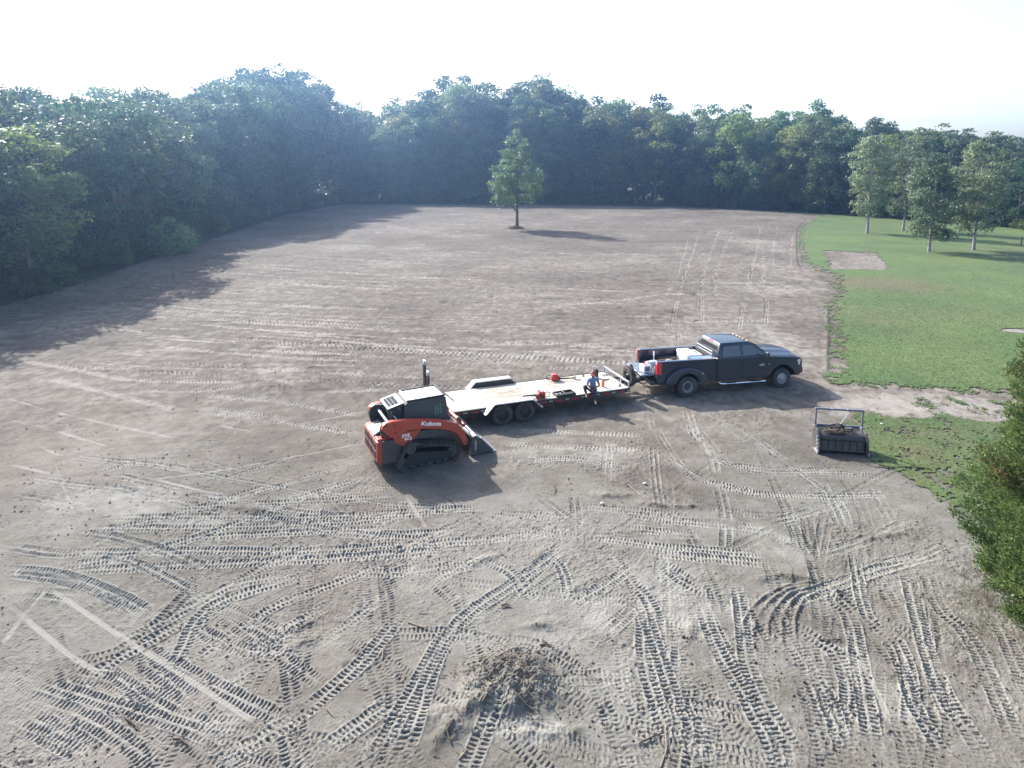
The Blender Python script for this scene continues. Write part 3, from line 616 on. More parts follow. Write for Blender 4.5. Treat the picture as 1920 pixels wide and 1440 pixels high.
# ------------------------------------------------------------------ trees
def leaf_quads(C, N, size, rs, aspect=0.6, jitter=0.35):
    """one small pointed quad per centre C, facing roughly N"""
    n = len(C); nz = N + rs.randn(n, 3) * 0.75; nz /= np.linalg.norm(nz, axis=1, keepdims=True) + 1e-9
    a = np.cross(nz, rs.randn(n, 3)); a /= np.linalg.norm(a, axis=1, keepdims=True) + 1e-9; b = np.cross(nz, a)
    s = size * (1 + jitter * rs.randn(n, 1)); s = np.clip(s, size * 0.4, size * 2)
    P = np.stack([C - a * s * 0.5, C + b * s * 0.5 * aspect - a * s * 0.05, C + a * s * 0.5 - nz * s * 0.08, C - b * s * 0.5 * aspect - a * s * 0.05], 1)
    return P.reshape(-1, 3), np.arange(4 * n).reshape(-1, 4)
def crown_points(seed, nclump, nleaf, zlo, zhi, rad, shape, top_sparse=0.0, cr=(0.9, 1.7)):
    rs = np.random.RandomState(seed); cl = []
    while len(cl) < nclump:
        z = rs.rand(); a = rs.rand() * 2 * np.pi; r = shape(z) * rad * (0.35 + 0.65 * np.sqrt(rs.rand()))
        if rs.rand() < shape(z): cl.append((r * np.cos(a), r * np.sin(a), zlo + (zhi - zlo) * z, rs.uniform(*cr) * (0.6 + 0.55 * shape(z)), rs.rand()))
    cl = np.array(cl); wv = cl[:, 3] ** 2; k = rs.choice(len(cl), nleaf, p=wv / wv.sum()); q = cl[k]
    d = rs.randn(nleaf, 3); d /= np.linalg.norm(d, axis=1, keepdims=True); d[:, 2] = np.abs(d[:, 2]) * np.where(rs.rand(nleaf) < 0.8, 1, -1)
    r = q[:, 3:4] * (0.55 + 0.5 * rs.rand(nleaf, 1) ** 0.6); off = d * r * np.array([1, 1, 0.72])
    off *= 1 + 0.28 * np.sin(d[:, :1] * 7 + q[:, 4:5] * 20) * np.cos(d[:, 1:2] * 6)
    C = q[:, :3] + off; tone_ = np.clip(0.18 + 0.5 * q[:, 4] + 0.35 * rs.rand(nleaf), 0, 1)
    return C, d + np.array([0, 0, 0.35]), tone_, cl, rs
def trunk_bm(cl, top, r0, rnd, nl=9, lean=0.3, zmin=0.0):
    bm = BM(); lx, ly = rnd.uniform(-lean, lean), rnd.uniform(-lean, lean); n = 7
    pts = [(lx * (k / n) ** 2 + rnd.uniform(-.06, .06), ly * (k / n) ** 2 + rnd.uniform(-.06, .06), -0.25 + (top + .25) * k / n) for k in range(n + 1)]
    rad = [r0 * (1.35 if k == 0 else 1) * (1 - 0.88 * k / n) + 0.015 for k in range(n + 1)]
    path(bm, pts, rad, 9)
    order = sorted(range(len(cl)), key=lambda i: rnd.random())[:nl]
    for i in order:
        c = cl[i]; z0 = max(zmin + 0.8, c[2] * rnd.uniform(0.5, 0.75)); f = min(z0 / top, 1)
        p0 = Vector((lx * f * f, ly * f * f, z0)); p1 = Vector((c[0], c[1], c[2]))
        m_ = p0.lerp(p1, 0.5) + Vector((rnd.uniform(-.3, .3), rnd.uniform(-.3, .3), rnd.uniform(-.1, .4))); rr = r0 * (1 - 0.85 * f) * 0.55
        path(bm, [p0, m_, p1], [rr, rr * 0.6, rr * 0.2], 6)
    return bm
egg = lambda z: max(0.0, math.sin(math.pi * min(1, (z * 0.93 + 0.06)) ** 0.85)) ** 0.55
wide_top = lambda z: (0.45 + 0.9 * z) * (1 if z < 0.6 else max(0.0, 1 - ((z - 0.6) / 0.42) ** 2) ** 0.5) / 1.05
cone_ = lambda z: max(0.05, (1 - z) ** 0.8 * (0.6 + 0.4 * min(1, z / 0.15)))
def tree_meshes(seed, H_, rad, zlo, shape, nclump, nleaf, size, leafm, barkm, r0=0.22, nl=9, cr=(0.9, 1.7)):
    C, N, tn, cl, rs = crown_points(seed, nclump, nleaf, zlo, H_ - 0.8, rad, shape, cr=cr)
    Vv, Ff = leaf_quads(C, N, size, rs)
    crown = np_mesh('crown', Vv, Ff, leafm, attrs={'tone': ('POINT', np.repeat(tn, 4))})
    trunk = obj('trunk', trunk_bm(cl, H_ * 0.9, r0, random.Random(seed), nl), barkm)
    a, b = crown.data, trunk.data; bpy.data.objects.remove(crown); bpy.data.objects.remove(trunk)
    return a, b
def plant_tree(name, meshes, x, y, s, sz, rz, label, group, cat='tree', z=-0.05):
    e = thing(name, label, cat, (x, y, z), rz, group); e.scale = (s, s, sz)
    for nm, me in (('crown', meshes[0]), ('trunk', meshes[1])):
        o = bpy.data.objects.new(nm, me); COL.objects.link(o); o.parent = e
    return e
# kinds of 18 m trees: (meshes, height)
KN = [tree_meshes(100 + k, 18, 4.3, 1.6 if k % 2 else 3.0, egg, 75, 13000, 0.34, M['leafA'], M['bark'], cr=(0.9, 1.8)) for k in range(5)]
KW = [tree_meshes(120 + k, 18, 5.0, 2.5, wide_top, 70, 12000, 0.34, M['leafA'], M['bark'], 0.3, 14, cr=(0.9, 1.7)) for k in range(3)]
KM = [tree_meshes(140 + k, 18, 4.0, 1.2, egg, 80, 12000, 0.34, M['leafB'], M['bark'], cr=(0.8, 1.6)) for k in range(4)]
KG = [tree_meshes(180 + k, 18, 4.0, 3.5, egg, 55, 9000, 0.34, M['leafG'], M['bark'], cr=(0.8, 1.6)) for k in range(2)]
KS = [tree_meshes(160 + k, 18, 5.2, 5.0, wide_top, 46, 5200, 0.36, M['leafA'], M['bark'], 0.28, 26, cr=(0.8, 1.4)) for k in range(2)]      # ragged, sky showing through

sky_px = [(-400, 300), (0, 238), (40, 205), (90, 160), (130, 152), (160, 168), (215, 158), (270, 152), (330, 170), (400, 148), (450, 128), (500, 116), (560, 120), (600, 132), (625, 178), (640, 195), (700, 184), (760, 178), (800, 150), (830, 140), (870, 134), (910, 150), (928, 172), (950, 140),
          (1010, 134), (1050, 152), (1080, 168), (1130, 180), (1200, 172), (1240, 180), (1300, 190), (1370, 186), (1430, 196), (1480, 196), (1520, 182), (1550, 196), (1565, 214), (1640, 222), (1750, 236), (1850, 240), (1920, 262), (2400, 285)]
def sky_y(px): return float(np.interp(px, [p[0] for p in sky_px], [p[1] for p in sky_px]))
edge = [(-46, 4), (-42, 24)] + [at(*p) for p in [(0, 572), (187, 516), (320, 468), (433, 432), (547, 396), (640, 381), (780, 380), (1000, 381), (1150, 382), (1300, 386), (1500, 398), (1700, 413), (1920, 430), (2150, 452), (2500, 480)]]
E_, S_ = smooth_path(edge, 1.0)
T_ = np.gradient(E_, axis=0); T_ /= np.linalg.norm(T_, axis=1, keepdims=True); NV = np.stack([-T_[:, 1], T_[:, 0]], 1)      # left of travel = away from the field
rnd = random.Random(21)
def where_(px):
    for lim, z, w_ in [(110, 'left', 'at the left edge of the picture'), (290, 'left', 'left of the bright edge bush'), (400, 'left', 'behind the bright edge bush'), (520, 'left', 'right of the bright edge bush'),
                       (640, 'left', 'at the inner corner of the wood'), (780, 'back', 'left of the domed skyline trees'), (930, 'back', 'just left of the lone field tree'), (1040, 'back', 'directly behind the lone field tree'),
                       (1180, 'back', 'just right of the lone field tree'), (1330, 'right', 'beyond the truck bed'), (1460, 'right', 'beyond the truck cab'), (1590, 'right', 'at the far corner of the lawn'), (1700, 'right', 'behind the leftmost lawn tree')]:
        if px < lim: return z, w_
    return 'right', 'behind the rightmost lawn trees'
def zone(px, row):
    z, w_ = where_(px); look = {'left': 'bluish broadleaf tree', 'back': 'dark green tree', 'right': 'sunlit green tree'}[z]
    rw = ['in the front row', 'in the second row', 'in the rear rows', 'in the rear rows'][row]
    return z, (look + ' ' + rw + ' ' + w_, 'wood trees ' + rw + ' ' + w_)
SPEC = {}
for row, (off, step, dpx) in enumerate([(2.5, 5.2, 24), (8.5, 5.6, 15), (15.5, 5.4, 3), (23.0, 6.0, -2)]):
    s = rnd.uniform(0, 4)
    while s < S_[-1]:
        i = min(int(np.searchsorted(S_, s)), len(E_) - 1)
        p = E_[i] + NV[i] * (off + rnd.uniform(-1.6, 1.6)); X, Y = float(p[0]), float(p[1])
        px, py = px_of(X, Y)
        s += step * rnd.uniform(0.8, 1.25)
        if row == 3 and px < 640: continue
        if Y < 3: continue
        if px < -120 and (row > 1 or px < -900): continue
        if px > 2080: continue
        k_ = 1.0 if px < 640 else (2.2 if px < 1100 else 0.9)
        yt = sky_y(px) + dpx * k_ * (0.7 if px < 640 else 1) + (rnd.uniform(-7, 15 if row else 34) if px < 1560 else rnd.uniform(-14, 6 if row else 22))
        h = height_at(X, Y, yt) + rnd.uniform(-0.6, 0.3); h = max(9.5, min(h, 38))
        if px < 0: h = rnd.uniform(13, 17)
        zn, (lab, grp) = zone(px, row)
        if zn == 'left': pool = KN + KW + KM[:1] + KG + (KS if row < 2 else [])
        elif zn == 'back': pool = KN + KM + KW[:1] + KG[:1]
        else: pool = KM + KM + KN[:2] + KG
        me = rnd.choice(pool); sz = h / 18.0; sx_ = (0.35 + 0.65 * sz) * rnd.uniform(0.92, 1.15) * (1.0 if row < 2 else 1.1)
        plant_tree('broadleaf_tree', me, X, Y, sx_, sz, rnd.uniform(0, 6.28), lab, grp)
# trees of the skyline one can single out
def special(px, yt, row_off, me, label, wide=1.0, name='broadleaf_tree'):
    d = [abs(px_of(float(E_[i][0] + NV[i][0] * row_off), max(1.0, float(E_[i][1] + NV[i][1] * row_off)))[0] - px) if E_[i][1] > 30 else 9e9 for i in range(len(E_))]
    i = int(np.argmin(d)); X, Y = E_[i] + NV[i] * row_off; h = height_at(float(X), float(Y), yt)
    plant_tree(name, me, float(X), float(Y), h / 18 * wide, h / 18, rnd.uniform(0, 6), label, None)
special(510, 114, 8, KS[0], 'tallest ragged tree of the left wood with sky showing through its crown', 1.0)
special(585, 130, 9, KW[1], 'tall broad tree at the right end of the left wood skyline', 0.75)
special(130, 150, 9, KS[1], 'thin pale treetop near the upper left corner, bleached by glare', 0.9)
special(270, 152, 11, KN[1], 'small rounded treetop poking above the left wood', 0.6)
special(850, 136, 30, KW[0], 'tall domed hazy tree left of centre on the far skyline', 0.85)
special(1000, 133, 31, KN[2], 'tall dense domed tree right of centre on the far skyline', 1.0)
special(1085, 160, 31, KN[3], 'smaller dome just right of the tall domed skyline trees', 0.8)
special(1520, 181, 12, KN[0], 'dark rounded treetop standing above the wood behind the pickup truck', 0.75)
special(628, 178, 11, KN[4], 'hazy tree filling the dip right of the tall left wood', 1.0)
special(655, 190, 14, KN[0], 'bluish hazy tree at the inner corner of the wood', 1.0)
special(690, 184, 20, KM[0], 'rounded hazy treetop left of the domed skyline trees', 1.0)
special(1640, 220, 14, KM[1], 'treetop behind the leftmost lawn tree', 1.2)
special(1720, 230, 14, KM[2], 'treetop between the leftmost and nearest lawn trees', 1.2)
special(1790, 236, 15, KM[0], 'treetop between the two rightmost lawn trees', 1.2)
special(1850, 240, 14, KM[3], 'treetop just right of the rightmost lawn tree', 1.2)
special(1895, 252, 12, KN[2], 'treetop touching the right edge of the picture', 1.1)
special(985, 172, 10, KM[1], 'tall green tree rising behind the lone tree of the field', 0.9)
special(880, 232, 2, KM[2], 'pale silvery tree just left of the lone tree at the wood edge', 0.9)
special(1115, 188, 5, KM[3], 'bright yellow green tree right of the lone tree at the wood edge', 1.2)

# undergrowth along the foot of the wood
bush = []
for k in range(4):
    C, N, tn, cl, rs = crown_points(300 + k, 14, 3200, 0.25, 2.6, 1.9, lambda z: max(0.2, (1 - z ** 2) ** 0.5), cr=(0.5, 0.9))
    Vv, Ff = leaf_quads(C, N, 0.20, rs); o = np_mesh('foliage', Vv, Ff, M['leafD'], attrs={'tone': ('POINT', np.repeat(tn, 4))}); bush.append(o.data); bpy.data.objects.remove(o)
def stems_bm(rnd, n=7, h=2.0, sp=1.0, r=0.03):
    bm = BM()
    for _ in range(n):
        a = rnd.uniform(0, 6.28); d = rnd.uniform(0.2, 1) * sp
        path(bm, [(0, 0, -.1), (d * .4 * math.cos(a), d * .4 * math.sin(a), h * .5), (d * math.cos(a), d * math.sin(a), h * rnd.uniform(.8, 1.1))], [r, r * .7, r * .3], 5)
    return bm
stem_o = obj('stems', stems_bm(random.Random(5)), M['bark']); stem_me = stem_o.data; bpy.data.objects.remove(stem_o)
s = 12.0
while s < S_[-1]:
    i = min(int(np.searchsorted(S_, s)), len(E_) - 1); o_ = rnd.uniform(0.6, 5.5); X, Y = E_[i] + NV[i] * o_; px, py = px_of(float(X), float(Y)); s += rnd.uniform(1.8, 3.4)
    if px < -60 or px > 2000: continue
    lab, grp = 'leafy bush at the foot of the wood ' + where_(px)[1], 'undergrowth ' + where_(px)[1]
    e = thing('bush', lab, 'bush', (float(X), float(Y), -0.05), rnd.uniform(0, 6), grp); q = rnd.uniform(0.7, 1.5); e.scale = (q, q, q * rnd.uniform(0.8, 1.4))
    for nm, me in (('foliage', rnd.choice(bush)), ('stems', stem_me)):
        o = bpy.data.objects.new(nm, me); COL.objects.link(o); o.parent = e

# taller thicket filling the inside of the wood
for k in range(230):
    s = rnd.uniform(14, S_[-1]); i = min(int(s), len(E_) - 1); o_ = rnd.uniform(6, 24); X, Y = E_[i] + NV[i] * o_; px, py = px_of(float(X), float(Y))
    if px < -60 or px > 2000: continue
    e = thing('bush', 'tall shaded shrub among the trunks ' + where_(px)[1], 'bush', (float(X), float(Y), -0.05), rnd.uniform(0, 6), 'thicket ' + where_(px)[1]); q = rnd.uniform(1.5, 2.4); e.scale = (q, q, q * rnd.uniform(1.0, 1.5))
    for nm, me in (('foliage', rnd.choice(bush)), ('stems', stem_me)):
        o = bpy.data.objects.new(nm, me); COL.objects.link(o); o.parent = e

# trees standing by themselves
def lone(name, px, py, ytop, seed, rad, zlo_f, shape, nclump, nleaf, size, lm, bkm, label, r0=0.2, cr=(0.5, 1.1), wide=1.0, nl=16):
    X, Y = at(px, py); h = height_at(X, Y, ytop); me = tree_meshes(seed, h, rad, h * zlo_f, shape, nclump, nleaf, size, lm, bkm, r0, nl, cr)
    return plant_tree(name, me, X, Y, 1, 1, 0, label, None), X, Y, h
ovoid = lambda z: max(0.04, (1 - z) ** 0.55 * min(1.0, 0.55 + z * 1.6))
lone('young_tree', 969, 429, 234, 401, 4.7, 0.22, ovoid, 120, 15000, 0.22, M['leafE'], M['bark'], 'lone slender tree with grey green crown standing alone in the bare field', 0.22)
lone('birch_tree', 1625, 438, 236, 411, 2.5, 0.17, egg, 70, 9500, 0.25, M['leafC'], M['bark_pale'], 'pale trunked lawn tree nearest the bare field, leftmost of the four', 0.15, (0.6, 1.2))
lone('birch_tree', 1694, 433, 255, 412, 2.2, 0.17, egg, 60, 8500, 0.25, M['leafC'], M['bark_pale'], 'lawn tree set farthest back, its trunk base in the wood shade', 0.14, (0.6, 1.2))
lone('birch_tree', 1741, 472, 276, 413, 2.4, 0.14, egg, 70, 9000, 0.24, M['leafC'], M['bark_pale'], 'lawn tree standing nearest to the camera with low leafy branches', 0.13, (0.5, 1.1))
lone('birch_tree', 1825, 469, 250, 414, 2.5, 0.18, egg, 66, 8800, 0.25, M['leafC'], M['bark_pale'], 'rightmost lawn tree with a straight bare lower trunk', 0.14, (0.6, 1.2))
X, Y = at(323, 476); hh = height_at(X, Y, 396)
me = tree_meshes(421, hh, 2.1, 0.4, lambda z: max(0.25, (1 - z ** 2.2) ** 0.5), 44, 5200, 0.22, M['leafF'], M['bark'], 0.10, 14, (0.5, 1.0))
plant_tree('bush', me, X, Y, 1, 1, 0, 'bush with leaves coloured as if sunlit at the edge of the left wood', None, 'bush')
X, Y = at(325, 526); sp_ = thing('sapling', 'thin bare young trunk standing in the shade of the left wood', 'sapling', (X, Y, -.02)); rr = random.Random(8)
b = BM(); path(b, [(0, 0, -.1), (-.03, .02, 1.2), (.02, 0, 2.5)], [.05, .035, .012], 7); obj('trunk', b, M['bark'], sp_)
b = BM(); [path(b, [(0, 0, z), (.35 * math.cos(a), .35 * math.sin(a), z + .35)], [.014, .004], 5) for z, a in [(1.3, 0.3), (1.6, 2.4), (1.9, 4.4), (2.1, 1.2), (2.25, 3.3)]]; obj('branches', b, M['bark'], sp_)
# weeds left round the foot of the lone tree
X, Y = at(968, 429); wv_, wf_, wt_ = blades(np.array([[X + rs_[0], Y + rs_[1], 0] for rs_ in np.random.RandomState(3).randn(70, 2) * [0.55, 0.4]]), 0.15, 0.6, np.random.RandomState(4), 3, 0.15, 0.012, 0.8)
setp(np_mesh('weed_tuft', wv_, wf_, M['dry'], attrs={'tone': ('POINT', wt_)}), 'brownish weeds round the foot of the lone field tree', 'weeds')

# ---- cedar beside the camera
def cedar(px, py, H_, rad, seed):
    X, Y = at(px, py); rs = np.random.RandomState(seed); rr = random.Random(seed)
    e = thing('cedar_tree', 'big bushy evergreen cedar with browned patches at the right edge, nearest the camera', 'evergreen tree', (X, Y, -0.05))
    prof = lambda z: rad * float(np.interp(z, [0, 1, 1.9, 3.2, 4.3, 5.4, 6.6, 7.6, 8.0], [1.2, 1.66, 1.82, 1.62, 1.36, 1.06, .62, .2, .03])) / 2.2
    n = 860; P = []; D = []; T = []; B = []
    tb = BM(); path(tb, [(0, 0, -.2), (.05, 0, H_ * .5), (0, .04, H_ * .96)], [.19, .11, .015], 10)
    for k in range(n):
        z = (k + rr.random()) / n * (H_ - 0.3) + 0.15; a = k * 2.39996 + rr.uniform(-.4, .4)
        lobe = 1 + 0.16 * math.sin(3 * a + 1.3 * z) + 0.12 * math.sin(5 * a - 2.1 * z) + rr.uniform(-.14, .14)
        L_ = prof(z) * lobe; rise = L_ * rr.uniform(0.25, 0.65)
        p0 = np.array([0, 0, max(0.1, z - 0.25 * L_)]); p1 = np.array([L_ * math.cos(a), L_ * math.sin(a), z + rise * 0.5])
        if k % 7 == 0: path(tb, [tuple(p0), tuple((p0 + p1) / 2 + [0, 0, -.05]), tuple(p1 * [.9, .9, 1])], [.03, .02, .006], 5)
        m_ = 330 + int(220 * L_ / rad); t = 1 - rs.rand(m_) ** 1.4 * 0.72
        spread = 0.05 + 0.17 * (1 - t) + 0.07 * np.sin(t * np.pi)
        c = p0 + (p1 - p0) * t[:, None] + rs.randn(m_, 3) * spread[:, None] * [1, 1, .9]
        dr = (p1 - p0) / np.linalg.norm(p1 - p0); d = dr + rs.randn(m_, 3) * 0.55 + [0, 0, 0.35]; d /= np.linalg.norm(d, axis=1, keepdims=True)
        bt_ = rr.random()
        # browned foliage up the side that faces the drive
        ang = math.atan2(math.sin(a - 3.3), math.cos(a - 3.3)); brown = max(0, 1 - (ang / 1.0) ** 2) * (1 if 2.6 < z < 6.2 else 0.12) * (0.45 + 0.4 * math.sin(2.9 * z + 2 * a)) * rr.uniform(.25, 1.5)
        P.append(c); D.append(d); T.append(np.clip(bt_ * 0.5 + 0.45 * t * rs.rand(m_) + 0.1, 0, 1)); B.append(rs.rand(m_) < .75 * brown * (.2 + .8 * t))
    P = np.vstack(P); D = np.vstack(D); T = np.concatenate(T); B = np.concatenate(B)
    L = 0.035 + 0.055 * rs.rand(len(P), 1); sd = np.cross(D, rs.randn(len(P), 3)); sd /= np.linalg.norm(sd, axis=1, keepdims=True); sd *= 0.0115
    Q = np.stack([P - sd, P + D * L * .5 - sd * 1.4, P + D * L, P + D * L * .45 + sd * 1.4], 1)
    for nm, mk, m_ in (('foliage', ~B, 'cedar'), ('browned_foliage', B, 'cedar_b')):
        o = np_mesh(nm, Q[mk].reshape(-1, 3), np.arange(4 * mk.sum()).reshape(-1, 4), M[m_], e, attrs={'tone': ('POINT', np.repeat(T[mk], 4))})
    obj('trunk', tb, M['bark'], e)
    return X, Y
cedar(2028, 1192, 7.9, 2.2, 9)
_r = np.random.RandomState(31); _p = []
for _ in range(420):
    x_, y_ = at(1850 + _r.randn() * 38, 1110 + _r.randn() * 60); _p.append([x_, y_, ground_z(x_, y_)])
wv_, wf_, wt_ = blades(np.array(_p), .04, .2, _r, 4, .05, .005, 1.2)
setp(np_mesh('dry_grass', wv_, wf_, M['dry'], attrs={'tone': ('POINT', wt_)}), 'sparse dry grass and weeds on the soil left of the cedar', 'dry grass', kind='stuff')
# dark post at the far right end of the lawn
X, Y = at(1914, 462); p = thing('wooden_post', 'short dark wooden post on the lawn at the far right edge', 'post', (X, Y, 0))
b = BM(); cyl(b, (0, 0, -.3), (0, 0, 1.15), .09, .08, 10); obj('shaft', b, M['bark'], p); b = BM(); cyl(b, (0, 0, 1.15), (0, 0, 1.2), .1, .06, 10); obj('cap', b, M['bark'], p)
# ------------------------------------------------------------------ wheels
def wheel(parent, c, r, wd, side, kind='steel', name='wheel'):
    """side -1 faces local -y. kinds: steel, dish (inner dual look), hub"""
    e = bpy.data.objects.new(name, None); COL.objects.link(e); e.parent = parent; e.location = c; e.empty_display_size = 0.1
    h = wd / 2; rr = r * 0.56
    b = BM(); lathe(b, [(rr, -h * .8), (rr * 1.15, -h), (r * .9, -h), (r * .975, -h * .82), (r, -h * .5), (r, h * .5), (r * .975, h * .82), (r * .9, h), (rr * 1.15, h), (rr, h * .8)], 40)
    for k in range(30):
        t = 2 * math.pi * k / 30
        for s in (-1, 1):
            box(b, (math.cos(t + s * .05) * r, s * h * .45, math.sin(t + s * .05) * r), (.022, h * .62, .035), (0, -t, 0))
    obj('tyre', b, M['rubber'], e)
    m = M['alu'] if kind != 'steel' else M['black']
    b = BM(); s = side
    if kind == 'dish':
        pr = [(rr, s * h * .85), (rr * .93, s * h * .95), (rr * .86, s * h * .6), (rr * .80, -s * h * .2), (rr * .45, -s * h * .3), (.01, -s * h * .3), (.01, -s * h * .42), (rr * .95, -s * h * .4), (rr, -s * h * .5)]
    else:
        pr = [(rr, s * h * .85), (rr * .93, s * h * .95), (rr * .86, s * h * .55), (rr * .6, s * h * .6), (rr * .42, s * h * 1.0), (rr * .36, s * h * 1.15), (.01, s * h * 1.18), (.01, s * h * .1), (rr * .95, s * h * .0), (rr, s * h * .3)]
    lathe(b, pr, 32); rim = obj('rim', b, m, e)
    if kind == 'dish': b = BM(); cyl(b, (0, -s * h * .3, 0), (0, -s * h * .12, 0), rr * .72, n=28); cyl(b, (0, -s * h * .2, 0), (0, s * h * .25, 0), rr * .3, n=18); obj('hub', b, M['dkgrey'], e)  # inner disc coloured dark to stand in for shade in the recess
    b = BM()
    for k in range(8):
        t = 2 * math.pi * k / 8; q = rr * .52
        cyl(b, (q * math.cos(t), -s * h * .3 if kind == 'dish' else s * h * .75, q * math.sin(t)), (q * math.cos(t), 0 if kind == 'dish' else s * h * .95, q * math.sin(t)), rr * .055, n=6)
    obj('lug_nuts', b, M['chrome'], e)
    return e

# ------------------------------------------------------------------ pickup truck (x forward, origin on the ground under the rear axle)
TX, TY_, TH = 6.73, 24.46, R(11.2)
truck = thing('pickup_truck', 'dark navy crew cab pickup with its tailgate down, hitched to the flatbed trailer', 'pickup truck', (TX, TY_, 0), TH)
wf = lambda z: 1.0 - 0.055 * max(0, z - 0.62)
def arch(cx, r, z0, n=10, a0=None):
    a0 = math.asin(max(-1, min(1, (z0 - .42) / r)))
    return [(cx + r * math.cos(math.pi - a0 - (math.pi - 2 * a0) * k / n), .42 + r * math.sin(math.pi - a0 - (math.pi - 2 * a0) * k / n)) for k in range(n + 1)]
# cab + front end
prof = [(1.36, .50)] + [(3.55, .50), (3.72, .56)] + arch(4.30, .56, .56) + [(4.93, .55), (5.12, .56), (5.20, .80), (5.19, 1.16), (5.12, 1.25), (4.70, 1.31), (4.2, 1.345), (3.72, 1.38), (3.60, 1.42), (1.36, 1.42)]
b = BM(); prism(b, prof, -1.0, 1.0, wf); obj('body', b, M['truck'], truck, 0.045, seg=3)
# engine hood with raised middle
b = BM(); hp = [(3.70, 1.385), (4.2, 1.352), (4.7, 1.318), (5.05, 1.27)]
for (ya, yb) in [(-.80, .80)]:
    secs = []
    for x, z in hp:
        k = (x - 3.7) / 1.4
        secs.append([b.verts.new((x, y, z + dz)) for y, dz in [(-.86 + .06 * k, .0), (-.70 + .05 * k, .035), (-.42, .040), (-.36, .068), (0, .078), (.36, .068), (.42, .040), (.70 - .05 * k, .035), (.86 - .06 * k, .0)]])
    for A, B_ in zip(secs, secs[1:]):
        for q in range(8): b.faces.new((A[q], A[q + 1], B_[q + 1], B_[q]))
    b.faces.new(secs[0]); b.faces.new(secs[-1])
    fr = secs[-1]
obj('hood', b, M['truck'], truck, 0.01)
# greenhouse
cw = lambda z: .93 - (.93 - .735) * (z - 1.40) / .52
def cab_ring(z, x0, x1, inset=0): w_ = cw(z) - inset; return [(x0, -w_, z), (x1, -w_ * .93, z), (x1, w_ * .93, z), (x0, w_, z)]
rings = [cab_ring(1.40, 1.38, 3.70), cab_ring(1.90, 1.55, 2.98), [(1.62, -.66, 1.965), (2.86, -.62, 1.955), (2.86, .62, 1.955), (1.62, .66, 1.965)], [(1.9, -.4, 1.985), (2.6, -.38, 1.98), (2.6, .38, 1.98), (1.9, .4, 1.985)]]
b = BM(); vr = [[b.verts.new(p) for p in r_] for r_ in rings]
for A, B_ in zip(vr, vr[1:]):
    for q in range(4): b.faces.new((A[q], A[(q + 1) % 4], B_[(q + 1) % 4], B_[q]))
b.faces.new(vr[0][::-1]); b.faces.new(vr[-1]); obj('cab', b, M['truck'], truck, 0.03, seg=3)
def cabside(s, x, z, off=.006):   # point on the tapering cab side
    f = (z - 1.40) / .50; x0 = 1.38 + .17 * f; x1 = 3.70 - .72 * f; w_ = cw(z); k = (x - x0) / (x1 - x0)
    return (x, s * (w_ * (1 - .07 * k) + off), z)
def pane(name, pts, parent=truck, m=None, th=.005):
    b = BM(); quadpatch(b, pts, th=th); return obj(name, b, m or M['glass'], parent)
for s in (-1, 1):
    dr = []
    for (xa, xb) in ((1.44, 2.46), (2.50, 3.56)):
        b = BM(); pts = [(xa, .56), (xb, .56), (xb + (.04 if xb > 3 else 0), .95), (xb, 1.385), (xa, 1.385)]
        quadpatch(b, [(x, s * (1.0 * wf(z) + .004), z) for x, z in pts][::s], th=.012)
        d = obj('door', b, M['truck'], truck, 0.008); dr.append(d)
        b = BM(); hx = xa + .10; box(b, (hx + .06, s * (wf(1.22) + .028), 1.22), (.17, .022, .035)); obj('handle', b, M['truck'], d, .008)
    # windows
    q = [cabside(s, 1.60, 1.46), cabside(s, 2.44, 1.46), cabside(s, 2.42, 1.84), cabside(s, 1.70, 1.84)]; b = BM(); quadpatch(b, q[::-s], th=.004); obj('window', b, M['glass'], dr[0])
    q = [cabside(s, 2.54, 1.46), cabside(s, 3.46, 1.46), cabside(s, 3.36, 1.55), cabside(s, 2.95, 1.84), cabside(s, 2.53, 1.84)]; b = BM(); quadpatch(b, q[::-s], th=.004); obj('window', b, M['glass'], dr[1])
    # mirror, step bar, lights
    b = BM(); cyl(b, (3.42, s * .93, 1.44), (3.40, s * 1.12, 1.47), .022, n=8); arm = obj('mirror', b, M['black'], truck)
    b = BM(); box(b, (3.42, s * 1.20, 1.50), (.10, .20, .27)); obj('mirror_housing', b, M['black'], arm, .03); b = BM(); box(b, (3.366, s * 1.20, 1.51), (.01, .16, .22)); obj('mirror_glass', b, M['chrome'], arm)
    b = BM(); path(b, [(1.50, s * .93, .40), (1.56, s * 1.03, .38), (3.50, s * 1.03, .38), (3.56, s * .93, .40)], .036, 10); sb_ = obj('step_bar', b, M['chrome'], truck)
    b = BM()
    for x in (1.95, 3.05): box(b, (x, s * 1.04, .415), (.40, .11, .012))
    obj('step_pad', b, M['black'], sb_)
    b = BM(); quadpatch(b, [(4.93, s * .985, 1.17), (5.10, s * .955, 1.19), (5.155, s * .90, 1.02), (5.14, s * .93, .93), (4.99, s * .995, .96)][::s], th=.03); obj('headlight', b, M['lamp_clear'], truck, .01)
    b = BM(); box(b, (5.195, s * .74, 1.06), (.03, .34, .24)); obj('headlight', b, M['lamp_clear'], truck, .02)
    b = BM(); box(b, (-1.235, s * .965, 1.17), (.05, .10, .46)); box(b, (-1.15, s * 1.003, 1.17), (.20, .02, .46)); obj('tail_light', b, M['lamp_red'], truck, .012)
    # badge on the front door
    o = lettering('lettering', '3500', .115, M['silver'], truck, (3.30 if s < 0 else 3.30, s * 1.018, 1.06), (R(90), 0, 0 if s < 0 else R(180)), shear=.2, bold=.006)
    b = BM(); box(b, (3.66, s * .995, 1.06), (.05, .012, .05)); obj('badge', b, M['silver'], truck, .006)
